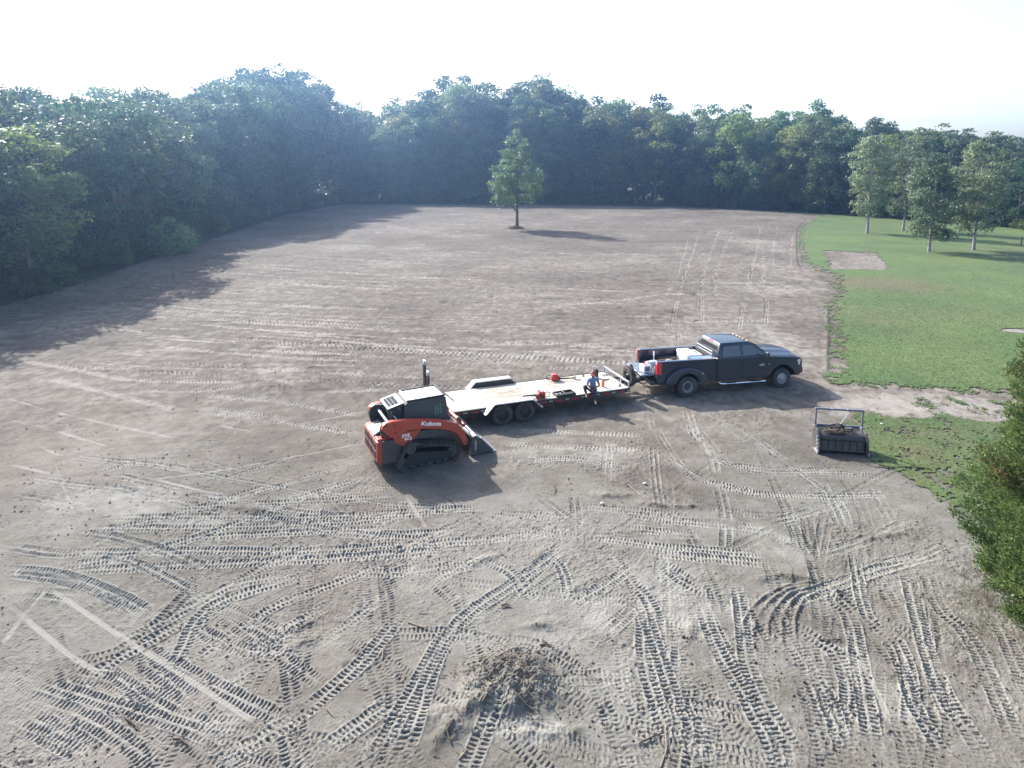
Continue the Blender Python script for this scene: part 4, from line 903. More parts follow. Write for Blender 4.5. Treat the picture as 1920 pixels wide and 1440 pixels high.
# dual-wheel fender bulge
for s in (-1, 1):
    out = [(-.92, .62), (-.80, .86), (-.52, 1.06), (-.2, 1.15), (.2, 1.15), (.52, 1.06), (.80, .86), (.92, .62)]
    inn = [(.52 * math.cos(t), .42 + .52 * math.sin(t)) for t in [math.pi * k / 10 for k in range(11)]]
    pr = out + [(.9, .55), (.60, .50)] + inn[1:-1] + [(-.60, .50), (-.9, .55)]
    b = BM(); A = [b.verts.new((x, s * .97, z)) for x, z in pr]
    def bulge(x, z):
        q = (z - .5) / .65; return 1.20 - .075 * max(0, q) ** 2 - .05 * abs(x / .9) ** 3
    B_ = [b.verts.new((x * .97, s * bulge(x, z), z - .0)) for x, z in pr]; n = len(pr)
    for k in range(n): b.faces.new((A[k], A[(k + 1) % n], B_[(k + 1) % n], B_[k]))
    b.faces.new(B_); b.faces.new(A[::-1]); f_ = obj('fender', b, M['truck'], truck, 0.05, seg=3)
    b = BM(); ball(b, (.62, s * 1.19, .93), .03, 2, (1.3, .6, .7)); obj('marker_lamp', b, M['lamp_amber'], f_)
# bed: hollow box with thick rails
b = BM()
for s in (-1, 1):
    side = [(-1.24, .56), (-.60, .52)] + [(.52 * math.cos(t), .42 + .52 * math.sin(t)) for t in [math.pi - math.pi * k / 10 for k in range(11)]][1:-1] + [(.60, .52), (1.33, .50), (1.33, 1.43), (-1.24, 1.43)]
    prism(b, side, s * .80 if s > 0 else s * 1.0, s * 1.0 if s > 0 else s * .80, wf)
obj('bed_side', b, M['truck'], truck, 0.025, seg=3)
b = BM(); box(b, (.05, 0, .83), (2.56, 1.62, .05)); box(b, (1.30, 0, 1.12), (.06, 1.6, .56))
for s in (-1, 1): box(b, (0, s * .66, .98), (.95, .26, .26)); box(b, (.05, s * .792, 1.14), (2.5, .012, .54))
for k in range(9): box(b, (.05, -.48 + .12 * k, .862), (2.5, .045, .014))
obj('bed_floor', b, M['liner'], truck, .006)
# tailgate folded down
b = BM(); box(b, (-1.53, 0, .86), (.56, 1.56, .06)); tg = obj('tailgate', b, M['ltblue'], truck, .02)
tg.data.materials[0] = mat('tailgate_inner_panel', (0.16, 0.20, 0.25), .35, .3)
b = BM()
for k in range(7): box(b, (-1.53, -.63 + .21 * k, .896), (.48, .07, .012))
obj('tailgate_ribs', b, tg.data.materials[0], tg, .004)
b = BM(); box(b, (-1.34, 0, .55), (.20, 1.75, .17)); obj('rear_bumper', b, M['dkgrey'], truck, .03)
b = BM(); box(b, (-1.30, 0, .42), (.5, .08, .08)); cyl(b, (-1.52, 0, .42), (-1.52, 0, .50), .02); ball(b, (-1.52, 0, .53), .035, 2); obj('tow_hitch', b, M['black'], truck)
b = BM(); box(b, (5.22, 0, .68), (.20, 1.78, .26)); box(b, (5.05, 0, .50), (.3, 1.7, .1)); obj('front_bumper', b, M['dkgrey'], truck, .05, seg=3)
b = BM(); box(b, (5.20, 0, 1.03), (.06, 1.12, .34)); g_ = obj('grille', b, M['chrome'], truck, .03)
b = BM(); [box(b, (5.232, sx_ * .27, 1.03 + sz_ * .07), (.02, .46, .11)) for sx_ in (-1, 1) for sz_ in (-1, 1)]; obj('grille_mesh', b, M['black'], g_)
# windshield, rear window, wipers, clearance lamps, brake lamp
f0 = [(3.66, -.80, 1.44), (3.66, .80, 1.44), (3.07, .64, 1.87), (3.07, -.64, 1.87)]
b = BM(); quadpatch(b, [(x + .022, y, z + .02) for x, y, z in f0], th=.004); ws = obj('windshield', b, M['glass'], truck)
b = BM(); [cyl(b, (3.71, y0, 1.45), (3.52, y1, 1.60), .009, n=6) for y0, y1 in ((-.5, .1), (.15, .65))]; obj('wiper', b, M['black'], ws)
b = BM(); box(b, (3.72, 0, 1.425), (.12, 1.5, .03)); obj('cowl', b, M['black'], truck, .01)
pane('rear_window', [(1.437, .70, 1.50), (1.437, -.70, 1.50), (1.51, -.62, 1.83), (1.51, .62, 1.83)])
b = BM(); box(b, (1.57, 0, 1.93), (.05, .34, .035)); obj('brake_lamp', b, M['lamp_red'], truck, .008)
for y in (-.5, -.22, 0, .22, .5):
    b = BM(); ball(b, (2.90, y, 1.955), .035, 2, (1.6, 1.2, .8)); obj('roof_lamp', b, M['lamp_amber'], truck)
b = BM()
for y in (-.62, .62): cyl(b, (1.31, y, 1.42), (1.31, y, 1.62), .025, n=8)
cyl(b, (1.31, -.62, 1.62), (1.31, .62, 1.62), .022, n=8); cyl(b, (1.31, -.62, 1.50), (1.31, .62, 1.50), .016, n=8)
obj('headache_rack', b, M['steel'], truck)
b = BM(); box(b, (2.0, 0, .45), (6.2, 1.2, .16)); cyl(b, (0, -.95, .42), (0, .95, .42), .07, n=10); cyl(b, (4.3, -.9, .42), (4.3, .9, .42), .06, n=10); ball(b, (0, 0, .42), .18, 2); obj('chassis', b, M['black'], truck)
for s in (-1, 1):
    b = BM(); box(b, (-.62, s * 1.0, .45), (.03, .42, .34)); obj('mud_flap', b, M['black'], truck, .005)
    wheel(truck, (0, s * 1.095, .41), .41, .22, s, 'dish'); wheel(truck, (0, s * .80, .41), .41, .22, s, 'dish')
    wheel(truck, (4.30, s * .87, .41), .41, .24, s, 'hub')
def T2W(p, loc, h): c, s_ = math.cos(h), math.sin(h); return (loc[0] + p[0] * c - p[1] * s_, loc[1] + p[0] * s_ + p[1] * c, p[2])
def on_truck(p): return T2W(p, (TX, TY_), TH)

# ---- load in the truck bed (floor at z .87)
def load(name, label, cat, p, rz=0.0): return thing(name, label, cat, on_truck(p), TH + rz)
t = load('storage_tank', 'large white plastic tank standing against the cab in the truck bed', 'tank', (.72, .18, .87))
b = BM(); box(b, (0, 0, .28), (.70, 1.0, .56)); obj('tank_body', b, M['white'], t, .06, seg=3)
b = BM(); cyl(b, (.2, .3, .56), (.2, .3, .61), .10, n=20); obj('lid', b, M['black'], t, .01)
b = BM(); box(b, (.2, -.14, .566), (.10, .26, .014)); obj('handle', b, M['black'], t, .004)
t = load('toolbox', 'blue grey steel toolbox on the near side of the bed beside the cab', 'toolbox', (.86, -.62, 1.12))
b = BM(); box(b, (0, 0, .13), (.86, .30, .26)); obj('case', b, M['blue'], t, .012); b = BM(); box(b, (0, 0, .275), (.88, .32, .03)); obj('lid', b, M['blue'], t, .008)
b = BM(); [box(b, (x, -.163, .22), (.05, .01, .05)) for x in (-.28, .28)]; obj('latch', b, M['chrome'], t)
t = load('pump_sprayer', 'pale blue pump sprayer with tall white handle near the open tailgate', 'sprayer', (-.95, -.02, .87))
b = BM(); box(b, (0, 0, .16), (.30, .26, .32)); obj('tank_body', b, M['ltblue'], t, .05, seg=3); b = BM(); cyl(b, (0, 0, .3), (0, 0, .66), .018, n=8); box(b, (0, 0, .62), (.05, .05, .17)); obj('handle', b, M['white'], t, .01)
t = load('hose_coil', 'coil of pale hose lying in the middle of the truck bed', 'hose', (-.20, -.05, .90))
b = BM()
for k in range(5):
    r_ = .22 + .03 * (k % 2); path(b, [(r_ * math.cos(a), r_ * math.sin(a) * .9, .04 + .045 * k + .02 * math.sin(a * 2 + k)) for a in [2 * math.pi * q / 24 for q in range(25)]], .02, 6)
obj('hose', b, M['white'], t); b = BM(); path(b, [(.2, 0, .24), (.4, .1, .2), (.5, .3, .05)], .02, 6); obj('hose_end', b, M['black'], t)
t = load('leaf_blower', 'dark engine tool with a round housing beside the hose coil', 'leaf blower', (-.12, -.42, .90)); b = BM(); ball(b, (0, 0, .17), .17, 3, (1, .8, 1)); obj('housing', b, M['black'], t)
b = BM(); cyl(b, (.1, 0, .14), (.5, .05, .10), .06, .045, 14); obj('nozzle', b, M['dkgrey'], t); b = BM(); path(b, [(-.1, 0, .3), (-.05, 0, .4), (.08, 0, .4), (.12, 0, .3)], .018, 6); obj('handle', b, M['steel'], t)
for (x, y, lab) in [(.12, -.60, 'white plastic jug lying on the near side of the truck bed'), (.22, -.35, 'upright white plastic jug beside the white tank')]:
    t = load('jug', lab, 'jug', (x, y, .90)); b = BM(); lathe(b, [(.001, 0), (.10, 0), (.115, .03), (.115, .22), (.06, .29), (.03, .31), (.001, .31)], 16, 'Z'); obj('bottle', b, M['white'], t)
    b = BM(); cyl(b, (0, 0, .31), (0, 0, .345), .034, n=12); obj('cap', b, M['blue'], t)
t = load('bucket', 'small dark bucket next to the white tank in the truck bed', 'bucket', (.34, -.64, .98)); b = BM(); lathe(b, [(.001, 0), (.11, 0), (.14, .28), (.13, .28), (.10, .02), (.001, .02)], 20, 'Z'); obj('pail', b, M['dkgrey'], t)
b = BM(); path(b, [(-.135, 0, .27), (-.09, -.1, .2), (.09, -.1, .2), (.135, 0, .27)], .006, 5); obj('bail', b, M['steel'], t)
for (x, y, lab) in [(-.62, -.62, 'red fuel can on the near side of the bed behind the hose'), (-.55, -.25, 'second red fuel can, standing inward of the first')]:
    t = load('fuel_can', lab, 'fuel can', (x, y, .90)); b = BM(); box(b, (0, 0, .14), (.28, .17, .28)); obj('can', b, M['red'], t, .04, seg=3)
    b = BM(); cyl(b, (.09, 0, .27), (.16, 0, .36), .02, n=8); obj('spout', b, M['black'], t); b = BM(); path(b, [(-.1, 0, .27), (-.08, 0, .33), (.03, 0, .33), (.04, 0, .27)], .014, 6); obj('handle', b, M['red'], t)
t = load('shovel', 'long wooden handled shovel lying along the truck bed', 'shovel', (-.4, .10, 1.22)); b = BM(); cyl(b, (-.6, -.1, -.05), (.75, .05, .0), .016, n=8); obj('handle', b, M['wood_tool'], t)
b = BM(); quadpatch(b, [(-.60, -.20, -.05), (-.60, 0, -.05), (-.86, .0, -.08), (-.93, -.1, -.09), (-.86, -.2, -.08)], th=.006); obj('blade', b, M['steel'], t)
t = load('battery_pack', 'grey battery charger box beside the pump sprayer', 'charger', (-.98, -.52, .88)); b = BM(); box(b, (0, 0, .10), (.24, .20, .2)); obj('case', b, M['steel'], t, .015); b = BM(); path(b, [(.1, .05, .2), (.2, .1, .26), (.3, 0, .1)], .012, 6); obj('cable', b, M['black'], t)
t = load('drink_cooler', 'white box with red and blue panels on the lowered tailgate', 'box', (-1.50, -.42, .905), .15)
b = BM(); box(b, (0, 0, .15), (.30, .36, .30)); obj('case', b, M['white'], t, .02); b = BM(); box(b, (0, 0, .306), (.16, .26, .012)); obj('lid_panel', b, M['red'], t); b = BM(); box(b, (0, -.186, .15), (.2, .012, .18)); obj('front_panel', b, M['blue'], t)
t = load('oil_bottle', 'small white bottle standing on the tailgate beside the tail light', 'bottle', (-1.27, -.66, .905)); b = BM(); lathe(b, [(.001, 0), (.045, 0), (.05, .15), (.02, .2), (.02, .23), (.001, .23)], 12, 'Z'); obj('bottle', b, M['white'], t); b = BM(); cyl(b, (0, 0, .23), (0, 0, .26), .022, n=10); obj('cap', b, M['red'], t)
t = load('tow_strap', 'dark coiled strap heaped at the far corner of the tailgate', 'strap', (-1.18, .30, .89)); b = BM(); r9 = random.Random(9); path(b, [(r9.uniform(-.16, .16), r9.uniform(-.16, .16), .03 + .012 * k) for k in range(14)], .025, 6); obj('webbing', b, M['black'], t)

# ------------------------------------------------------------------ flatbed trailer (origin on ground under the middle of the deck)
LX, LY, LH = .87, 22.41, R(20.0)
DK = .62
trl = thing('flatbed_trailer', 'long black flatbed trailer with pale plank deck hitched behind the pickup', 'trailer', (LX, LY, 0), LH)
def on_trailer(p): return T2W(p, (LX, LY), LH)
deckm = bpy.data.materials.new('weathered_planks'); deckm.use_nodes = True
t_ = deckm.node_tree; bs = t_.nodes['Principled BSDF']; bs.inputs['Roughness'].default_value = .75; L_ = t_.links
tc = t_.nodes.new('ShaderNodeTexCoord'); mp = t_.nodes.new('ShaderNodeMapping'); mp.inputs['Scale'].default_value = (.9, 9, 1); L_.new(tc.outputs['Object'], mp.inputs[0])
nz = t_.nodes.new('ShaderNodeTexNoise'); nz.inputs['Scale'].default_value = 1.6; nz.inputs['Detail'].default_value = 9; nz.inputs['Roughness'].default_value = .7; L_.new(mp.outputs[0], nz.inputs['Vector'])
n2_ = t_.nodes.new('ShaderNodeTexNoise'); n2_.inputs['Scale'].default_value = .8; n2_.inputs['Detail'].default_value = 5; L_.new(tc.outputs['Object'], n2_.inputs['Vector'])
ad_ = t_.nodes.new('ShaderNodeMath'); ad_.operation = 'ADD'; L_.new(nz.outputs['Fac'], ad_.inputs[0]); L_.new(n2_.outputs['Fac'], ad_.inputs[1])
cr_ = t_.nodes.new('ShaderNodeValToRGB'); e_ = cr_.color_ramp.elements; e_[0].position = .38; e_[0].color = (.13, .10, .07, 1); e_[1].position = .62; e_[1].color = (.46, .44, .40, 1); q_ = e_.new(.47); q_.color = (.31, .275, .225, 1)
dv_ = t_.nodes.new('ShaderNodeMath'); dv_.operation = 'MULTIPLY'; dv_.inputs[1].default_value = .5; L_.new(ad_.outputs[0], dv_.inputs[0]); L_.new(dv_.outputs[0], cr_.inputs[0]); L_.new(cr_.outputs[0], bs.inputs['Base Color'])
b = BM(); npl = 10; wpl = 1.96 / npl
r9 = random.Random(2)
for k in range(npl): box(b, (0, -.98 + wpl * (k + .5), DK - .02 + r9.uniform(-.003, .003)), (7.0, wpl - .012, .04))
obj('deck', b, deckm, trl, .004)
b = BM()
for s in (-1, 1):
    box(b, (0, s * 1.01, DK - .075), (7.02, .05, .15)); box(b, (0, s * 1.045, DK - .015), (7.02, .03, .05)); box(b, (-.1, s * .45, DK - .15), (6.9, .09, .16))
for k in range(12): box(b, (-3.4 + k * .62, 0, DK - .075), (.06, 1.98, .06))
box(b, (3.52, 0, DK - .07), (.06, 2.05, .16)); obj('frame', b, M['trailer'], trl, .004)
b = BM(); b2 = BM()
for s in (-1, 1):
    for k in range(11):
        x = -3.35 + k * .65
        if -2.35 < x < -.35: continue
        box(b, (x, s * 1.040, DK - .095), (.26, .014, .045)); box(b2, (x + .31, s * 1.05, DK - .075), (.15, .04, .045))
obj('reflector_tape', b, M['redtape'], trl); obj('stake_pocket', b2, M['steel'], trl)
for s in (-1, 1):
    b = BM(); pr = [(-2.42, .50), (-2.36, .52), (-2.06, .83), (-.58, .83), (-.28, .52), (-.22, .50), (-.25, .47), (-.30, .48), (-.60, .795), (-2.04, .795), (-2.34, .48), (-2.39, .47)]
    prism(b, pr, s * 1.03 if s > 0 else s * 1.36, s * 1.36 if s > 0 else s * 1.03); f_ = obj('fender', b, M['alu'], trl, .006)
    b = BM(); prism(b, [(-2.30, .50), (-2.04, .79), (-.60, .79), (-.34, .50)], s * 1.035 - .006, s * 1.035 + .006); obj('fender_skirt', b, M['trailer'], f_)
    for x in (-1.74, -.90): wheel(trl, (x, s * 1.19, .375), .375, .22, s, 'steel')
b = BM(); [cyl(b, (x, -1.15, .375), (x, 1.15, .375), .045, n=10) for x in (-1.74, -.90)]; obj('axle', b, M['trailer'], trl)
# beaver tail, standing ramps, front rail, tongue, jack, safety chain
b = BM(); prism(b, [(-3.52, DK), (-4.08, .48), (-4.08, .42), (-3.52, .50)], -.98, .98); bt = obj('beaver_tail', b, M['alu'], trl, .004)
b = BM()
for k in range(4): box(b, (-3.62 - .13 * k, 0, DK - .012 - .030 * k), (.04, 1.9, .03))
obj('cleats', b, M['trailer'], bt)
for y, h_ in ((.62, 1.45), (.05, 1.22)):
    b = BM()
    for q in (-.09, .09): box(b, (-4.10, y + q, .46 + h_ / 2), (.075, .05, h_))
    for k in range(6): box(b, (-4.10, y, .56 + k * .2), (.05, .18, .045))
    rp = obj('ramp', b, M['trailer'], trl, .004); b = BM(); box(b, (-4.10, y, .46 + h_ + .075), (.08, .23, .15)); obj('ramp_tip_lit', b, M['alu'], rp, .006)  # pale tip material stands in for sunlight on the ramp ends
b = BM(); cyl(b, (-4.06, .86, .50), (-3.6, .42, .98), .022, n=8); cyl(b, (-3.6, .42, .98), (-3.2, -.1, .66), .02, n=8); obj('ramp_spring', b, M['black'], trl)
b = BM(); box(b, (3.50, 0, DK + .22), (.05, 2.02, .07)); [box(b, (3.50, y, DK + .10), (.05, .05, .22)) for y in (-.98, -.4, .2, .98)]; obj('front_rail', b, M['alu'], trl, .006)
b = BM(); [cyl(b, (3.5, s * .62, .50), (4.72, 0, .50), .055, n=8) for s in (-1, 1)]; box(b, (4.25, 0, .50), (1.2, .12, .13)); obj('tongue', b, M['trailer'], trl)
b = BM(); box(b, (4.92, 0, .53), (.30, .14, .12)); obj('coupler', b, M['steel'], trl, .02)
b = BM(); cyl(b, (4.25, .12, .22), (4.25, .12, 1.12), .05, n=12); box(b, (4.25, .12, .9), (.13, .13, .34)); j_ = obj('jack', b, M['trailer'], trl, .006); b = BM(); cyl(b, (4.25, .12, .20), (4.25, .12, .24), .11, n=14); cyl(b, (4.25, .12, 1.0), (4.25, -.12, 1.0), .014, n=6); cyl(b, (4.25, -.12, 1.0), (4.36, -.12, 1.08), .014, n=6); obj('crank', b, M['steel'], j_)
b = BM()
for s in (-1, 1): path(b, [(4.5, s * .1, .46), (4.75, s * .16, .24), (5.0, s * .2, .20), (5.25, s * .12, .4)], .016, 5)
obj('safety_chain', b, M['black'], trl)
b = BM(); path(b, [(3.7, -.1, .7), (4.2, -.1, .66), (4.7, .05, .78), (5.15, .1, .52)], .014, 5); obj('wiring', b, M['black'], trl)
sp = wheel(trl, (3.86, -.42, .86), .375, .22, 1, 'steel', 'spare_wheel'); sp.rotation_euler = (0, 0, R(90))
b = BM(); box(b, (3.70, -.42, .68), (.05, .08, .5)); obj('spare_bracket', b, M['trailer'], trl)

# ---- things lying on the trailer deck
def ond(name, label, cat, p, rz=0.0): return thing(name, label, cat, on_trailer((p[0], p[1], DK + .004 + (p[2] if len(p) > 2 else 0))), LH + rz)
def chainsaw(label, x, y, rz):
    t = ond('chainsaw', label, 'chainsaw', (x, y), rz)
    b = BM(); box(b, (0, 0, .12), (.30, .20, .20)); box(b, (-.02, 0, .23), (.22, .15, .06)); obj('engine_body', b, M['red'], t, .03, seg=3)
    b = BM(); box(b, (.17, 0, .10), (.06, .18, .14)); cyl(b, (-.02, .10, .12), (-.02, .13, .12), .06, n=14); obj('side_cover', b, M['black'], t, .01)
    b = BM(); prism(b, [(.18, .065), (.66, .075), (.70, .10), (.66, .125), (.18, .135)], -.106, -.094); obj('guide_bar', b, M['dkgrey'], t)
    b = BM(); path(b, [(.08, -.11, .10), (.08, -.12, .28), (.08, .0, .33), (.08, .11, .26), (.05, .11, .10)], .014, 6); path(b, [(-.14, 0, .20), (-.24, 0, .24), (-.34, 0, .18), (-.32, 0, .06), (-.14, 0, .04)], .018, 6); obj('handle', b, M['black'], t)
chainsaw('red chainsaw with its bar pointing left on the near deck edge', -.10 + .0, -.86, R(172))
chainsaw('red chainsaw on the far half of the deck, bar pointing right', 1.15, .72, R(-12))
t = ond('tool_case', 'open black plastic tool case lying flat on the near deck edge', 'tool case', (.85, -.80), .05)
for s_, nm in ((-1, 'case_base'), (1, 'case_lid')):
    b = BM(); c = .20 * s_; box(b, (c, 0, .012), (.38, .42, .02))
    for q in (-1, 1): box(b, (c, q * .20, .05), (.38, .02, .08)); box(b, (c + q * .18, 0, .05), (.02, .42, .08))
    obj(nm, b, M['black'], t, .006)
b = BM(); r9 = random.Random(6); [box(b, (r9.uniform(-.33, -.08), r9.uniform(-.15, .15), .04), (r9.uniform(.04, .12), .03, .03), (0, 0, r9.uniform(0, 3))) for _ in range(7)]; obj('sockets', b, M['steel'], t)
t = ond('bottle', 'upright orange bottle on the front of the trailer deck', 'bottle', (2.62, -.55)); b = BM(); lathe(b, [(.001, 0), (.05, 0), (.055, .02), (.055, .2), (.03, .26), (.001, .26)], 16, 'Z'); obj('bottle', b, M['orange_b'], t); b = BM(); cyl(b, (0, 0, .26), (0, 0, .31), .026, n=12); obj('cap', b, M['red'], t)
t = ond('bar_oil_jug', 'upright black jug with a pale cap on the deck behind the seated man', 'jug', (2.85, .48)); b = BM(); box(b, (0, 0, .18), (.15, .20, .36)); obj('jug', b, M['black'], t, .03, seg=3); b = BM(); cyl(b, (-.04, .06, .36), (-.07, .09, .43), .03, n=10); obj('cap', b, M['ltblue'], t)
t = ond('wedge', 'small wooden felling wedge lying flat beside the black jug', 'wedge', (3.12, .1)); b = BM(); prism(b, [(-.12, 0), (.12, 0), (.12, .035), (-.12, .006)], -.035, .035); obj('wedge_body', b, M['stickd'], t)
for (x, y, rz, lab) in [(1.95, .70, .5, 'small black chain binder on the far side of the deck'), (2.45, .82, 1.2, 'black hook lying near the far deck edge'), (1.98, .45, -.6, 'short dark bolt beside the far chain binder'), (3.30, .55, .2, 'dark ratchet near the front rail of the trailer'), (3.25, -.72, .9, 'heaped short chain at the near front deck corner')]:
    t = ond('hardware', lab, 'hardware', (x, y), rz); b = BM(); path(b, [(-.10, 0, .02), (-.03, .02, .03), (.04, -.02, .03), (.11, .01, .02)], .02, 7); obj('shank', b, M['black'], t)
    b = BM(); path(b, [(.11, .01, .02), (.15, .04, .03), (.17, .0, .04), (.14, -.03, .03)], .015, 6); obj('hook', b, M['black'], t)

# ------------------------------------------------------------------ track loader (x forward, origin on ground amid the tracks)
KX, KY, KH = -2.95, 18.42, R(27)
kl = thing('track_loader', 'orange and charcoal compact track loader with bucket on the ground behind the trailer', 'track loader', (KX, KY, 0), KH)
kl.scale = (.93, .95, .945)
def trackloop(off=0.0):
    pts = []
    for (cx, cz, r_, a0, a1) in [(-.82, .24, .24, 255, 180), (-.58, .70, .22, 165, 80), (.88, .34, .22, 70, -60), (.80, .20, .20, -75, -90)]:
        for k in range(9):
            a = R(a0 + (a1 - a0) * k / 8); pts.append((cx + (r_ + off) * math.cos(a), cz + (r_ + off) * math.sin(a)))
    return pts
for s in (-1, 1):
    y0, y1 = (.60, 1.04) if s > 0 else (-1.04, -.60)
    b = BM(); o_ = trackloop(0); i_ = trackloop(-.05); n = len(o_)
    rg = [[b.verts.new((x, y, z)) for x, z in q] for q, y in ((o_, y0), (o_, y1), (i_, y1), (i_, y0))]
    for a_ in range(4):
        A, B_ = rg[a_], rg[(a_ + 1) % 4]
        for k in range(n): b.faces.new((A[k], A[(k + 1) % n], B_[(k + 1) % n], B_[k]))
    P, Sx = smooth_path([(x, z) for x, z in o_ + [o_[0]]], .085)
    for k in range(len(P) - 1):
        d = P[k + 1] - P[k]; a = math.atan2(d[1], d[0]); m_ = (P[k] + P[k + 1]) / 2; nx, nz_ = -math.sin(a), math.cos(a)
        for q in (-1, 1):
            if (k + (q > 0)) % 2 == 0: box(b, (m_[0] + nx * .012, (y0 + y1) / 2 + q * .11, m_[1] + nz_ * .012), (.055, .20, .034), (0, -a, 0))
    trk = obj('track', b, M['rubber'], kl)
    b = BM(); yc = (y0 + y1) / 2
    for (x, z, r_) in [(-.82, .24, .19), (.86, .32, .19)] + [(-.5 + .28 * k, .15, .11) for k in range(5)]: cyl(b, (x, yc - .12, z), (x, yc + .12, z), r_, n=20)
    cyl(b, (-.58, yc - .14, .70), (-.58, yc + .14, .70), .17, n=20); obj('roller', b, M['dkgrey'], trk)
    b = BM(); prism(b, [(-.85, .14), (.82, .14), (.80, .36), (-.40, .56), (-.70, .50)], yc - .15, yc + .15); obj('undercarriage', b, M['black'], trk)
# main frame and engine housing
b = BM(); prism(b, [(-1.15, .24), (1.0, .24), (1.15, .50), (1.10, .95), (-.70, 1.02), (-1.15, 1.08)], -.58, .58); obj('chassis', b, M['dkgrey'], kl, .02)
b = BM(); prism(b, [(-1.48, .30), (-.95, .30), (-.80, .95), (-.72, 1.08), (-1.48, 1.08)], -.83, .83); obj('engine_housing', b, M['dkgrey'], kl, .03)
b = BM(); prism(b, [(-1.66, .40), (-1.46, .28), (-1.46, 1.10), (-1.64, 1.06)], -.80, .80); box(b, (-1.38, 0, 1.105), (.46, 1.5, .07)); hd = obj('rear_door', b, M['orange'], kl, .03, seg=3)
b = BM()
for q in range(3):
    for z0, z1 in ((.50, .72), (.78, 1.0)):
        y = -.48 + .48 * q; xz = lambda z: -1.662 + .02 * (z - .4) / .66
        quadpatch(b, [(xz(z0), y - .19, z0), (xz(z1), y - .19, z1), (xz(z1), y + .19, z1), (xz(z0), y + .19, z0)], th=.012)
obj('grille', b, M['black'], hd)
b = BM(); prism(b, [(-1.66, 1.14), (-1.05, 1.14), (-.95, 1.30), (-1.30, 1.34)], -.42, .42); obj('engine_hood', b, M['dkgrey'], kl, .03)
for s in (-1, 1):
    # rear tower + lift arm, thickness along y
    armp = [(-1.50, 1.50), (-1.46, 1.62), (-1.36, 1.70), (-1.15, 1.72), (-.80, 1.69), (-.2, 1.60), (.40, 1.47), (.84, 1.32), (1.06, 1.22), (1.18, 1.08), (1.32, .80), (1.42, .58), (1.40, .44), (1.30, .42), (1.22, .50), (1.12, .74), (1.0, .90), (.76, 1.05), (.40, 1.17), (-.1, 1.28), (-.62, 1.32), (-.86, 1.28), (-1.02, 1.20), (-1.20, 1.18), (-1.30, 1.26)]
    ya, yb = (.76, .93) if s > 0 else (-.93, -.76)
    b = BM(); prism(b, armp, ya, yb); arm = obj('lift_arm', b, M['orange'], kl, .012)
    b = BM(); [cyl(b, (x, s * .92, z), (x, s * .96, z), r_, n=14) for x, z, r_ in ((-1.36, 1.60, .035), (-1.08, 1.58, .03), (-1.05, 1.34, .028), (1.40, .52, .045))]; obj('pivot_pin', b, M['dkgrey'], arm)
    b = BM(); prism(b, [(-1.16, 1.20), (-.80, 1.27), (-.20, 1.27), (-.46, .98), (-.72, .76), (-1.04, .96)], s * .86 - .02, s * .86 + .02)
    tw = obj('side_panel', b, M['orange'], kl, .008)
    b = BM(); prism(b, [(-1.47, 1.10), (-1.1, 1.10), (-.80, 1.20), (-.5, 1.20), (.2, 1.20), (.9, 1.0), (1.0, .86), (-.7, .98), (-.95, .9), (-1.1, .36), (-1.45, .34)], s * .84 - .03 - (.0 if s < 0 else 0), s * .84 + .01); obj('fender_panel', b, M['dkgrey'], kl, .01)
    rz_ = (R(90), 0, 0) if s < 0 else (R(90), 0, R(180))
    lettering('lettering', 'Kubota', .19, M['letter'], arm, (.12, s * .934, 1.405), (R(90), R(11) if s < 0 else R(-11), rz_[2]), shear=.08, bold=.004, sx=1.25)
    lettering('lettering', 'SVL', .15, M['letter'], tw, (-.72, s * .884, 1.155), rz_, shear=.25, bold=.004, sx=1.25)
    lettering('lettering', '97-2', .115, M['letter'], tw, (-.66, s * .884, 1.03), rz_, shear=.25, bold=.003, sx=1.2)
    b = BM(); cyl(b, (-.98, s * .70, 1.10), (.72, s * .70, .92), .045, n=12); ch = obj('lift_cylinder', b, M['dkgrey'], kl); b = BM(); cyl(b, (.72, s * .70, .92), (1.22, s * .70, .86), .028, n=10); obj('piston_rod', b, M['chrome'], ch)
    b = BM(); cyl(b, (1.16, s * .58, 1.30), (1.38, s * .58, 1.02), .05, n=12); ch = obj('tilt_cylinder', b, M['dkgrey'], kl); b = BM(); cyl(b, (1.38, s * .58, 1.02), (1.62, s * .58, .70), .028, n=10); obj('piston_rod', b, M['chrome'], ch)
b = BM(); cyl(b, (-1.22, -.80, 1.58), (-1.22, .80, 1.58), .045, n=14); obj('cross_tube', b, M['alu'], kl)
b = BM(); cyl(b, (1.30, -.85, 1.10), (1.30, .85, 1.10), .07, n=12); obj('front_cross_tube', b, M['orange'], kl)
# far-side tower plate, seen standing up behind
b = BM(); prism(b, [(-1.46, 1.16), (-1.54, 1.50), (-1.46, 1.70), (-1.30, 1.76), (-1.0, 1.70), (-.9, 1.2)], .56, .70); obj('arm_tower', b, M['dkgrey'], kl, .02)
b = BM(); prism(b, [(-1.46, 1.16), (-1.50, 1.44), (-1.40, 1.60), (-1.24, 1.64), (-1.0, 1.60), (-.9, 1.2)], -.70, -.58); obj('arm_tower', b, M['dkgrey'], kl, .02)
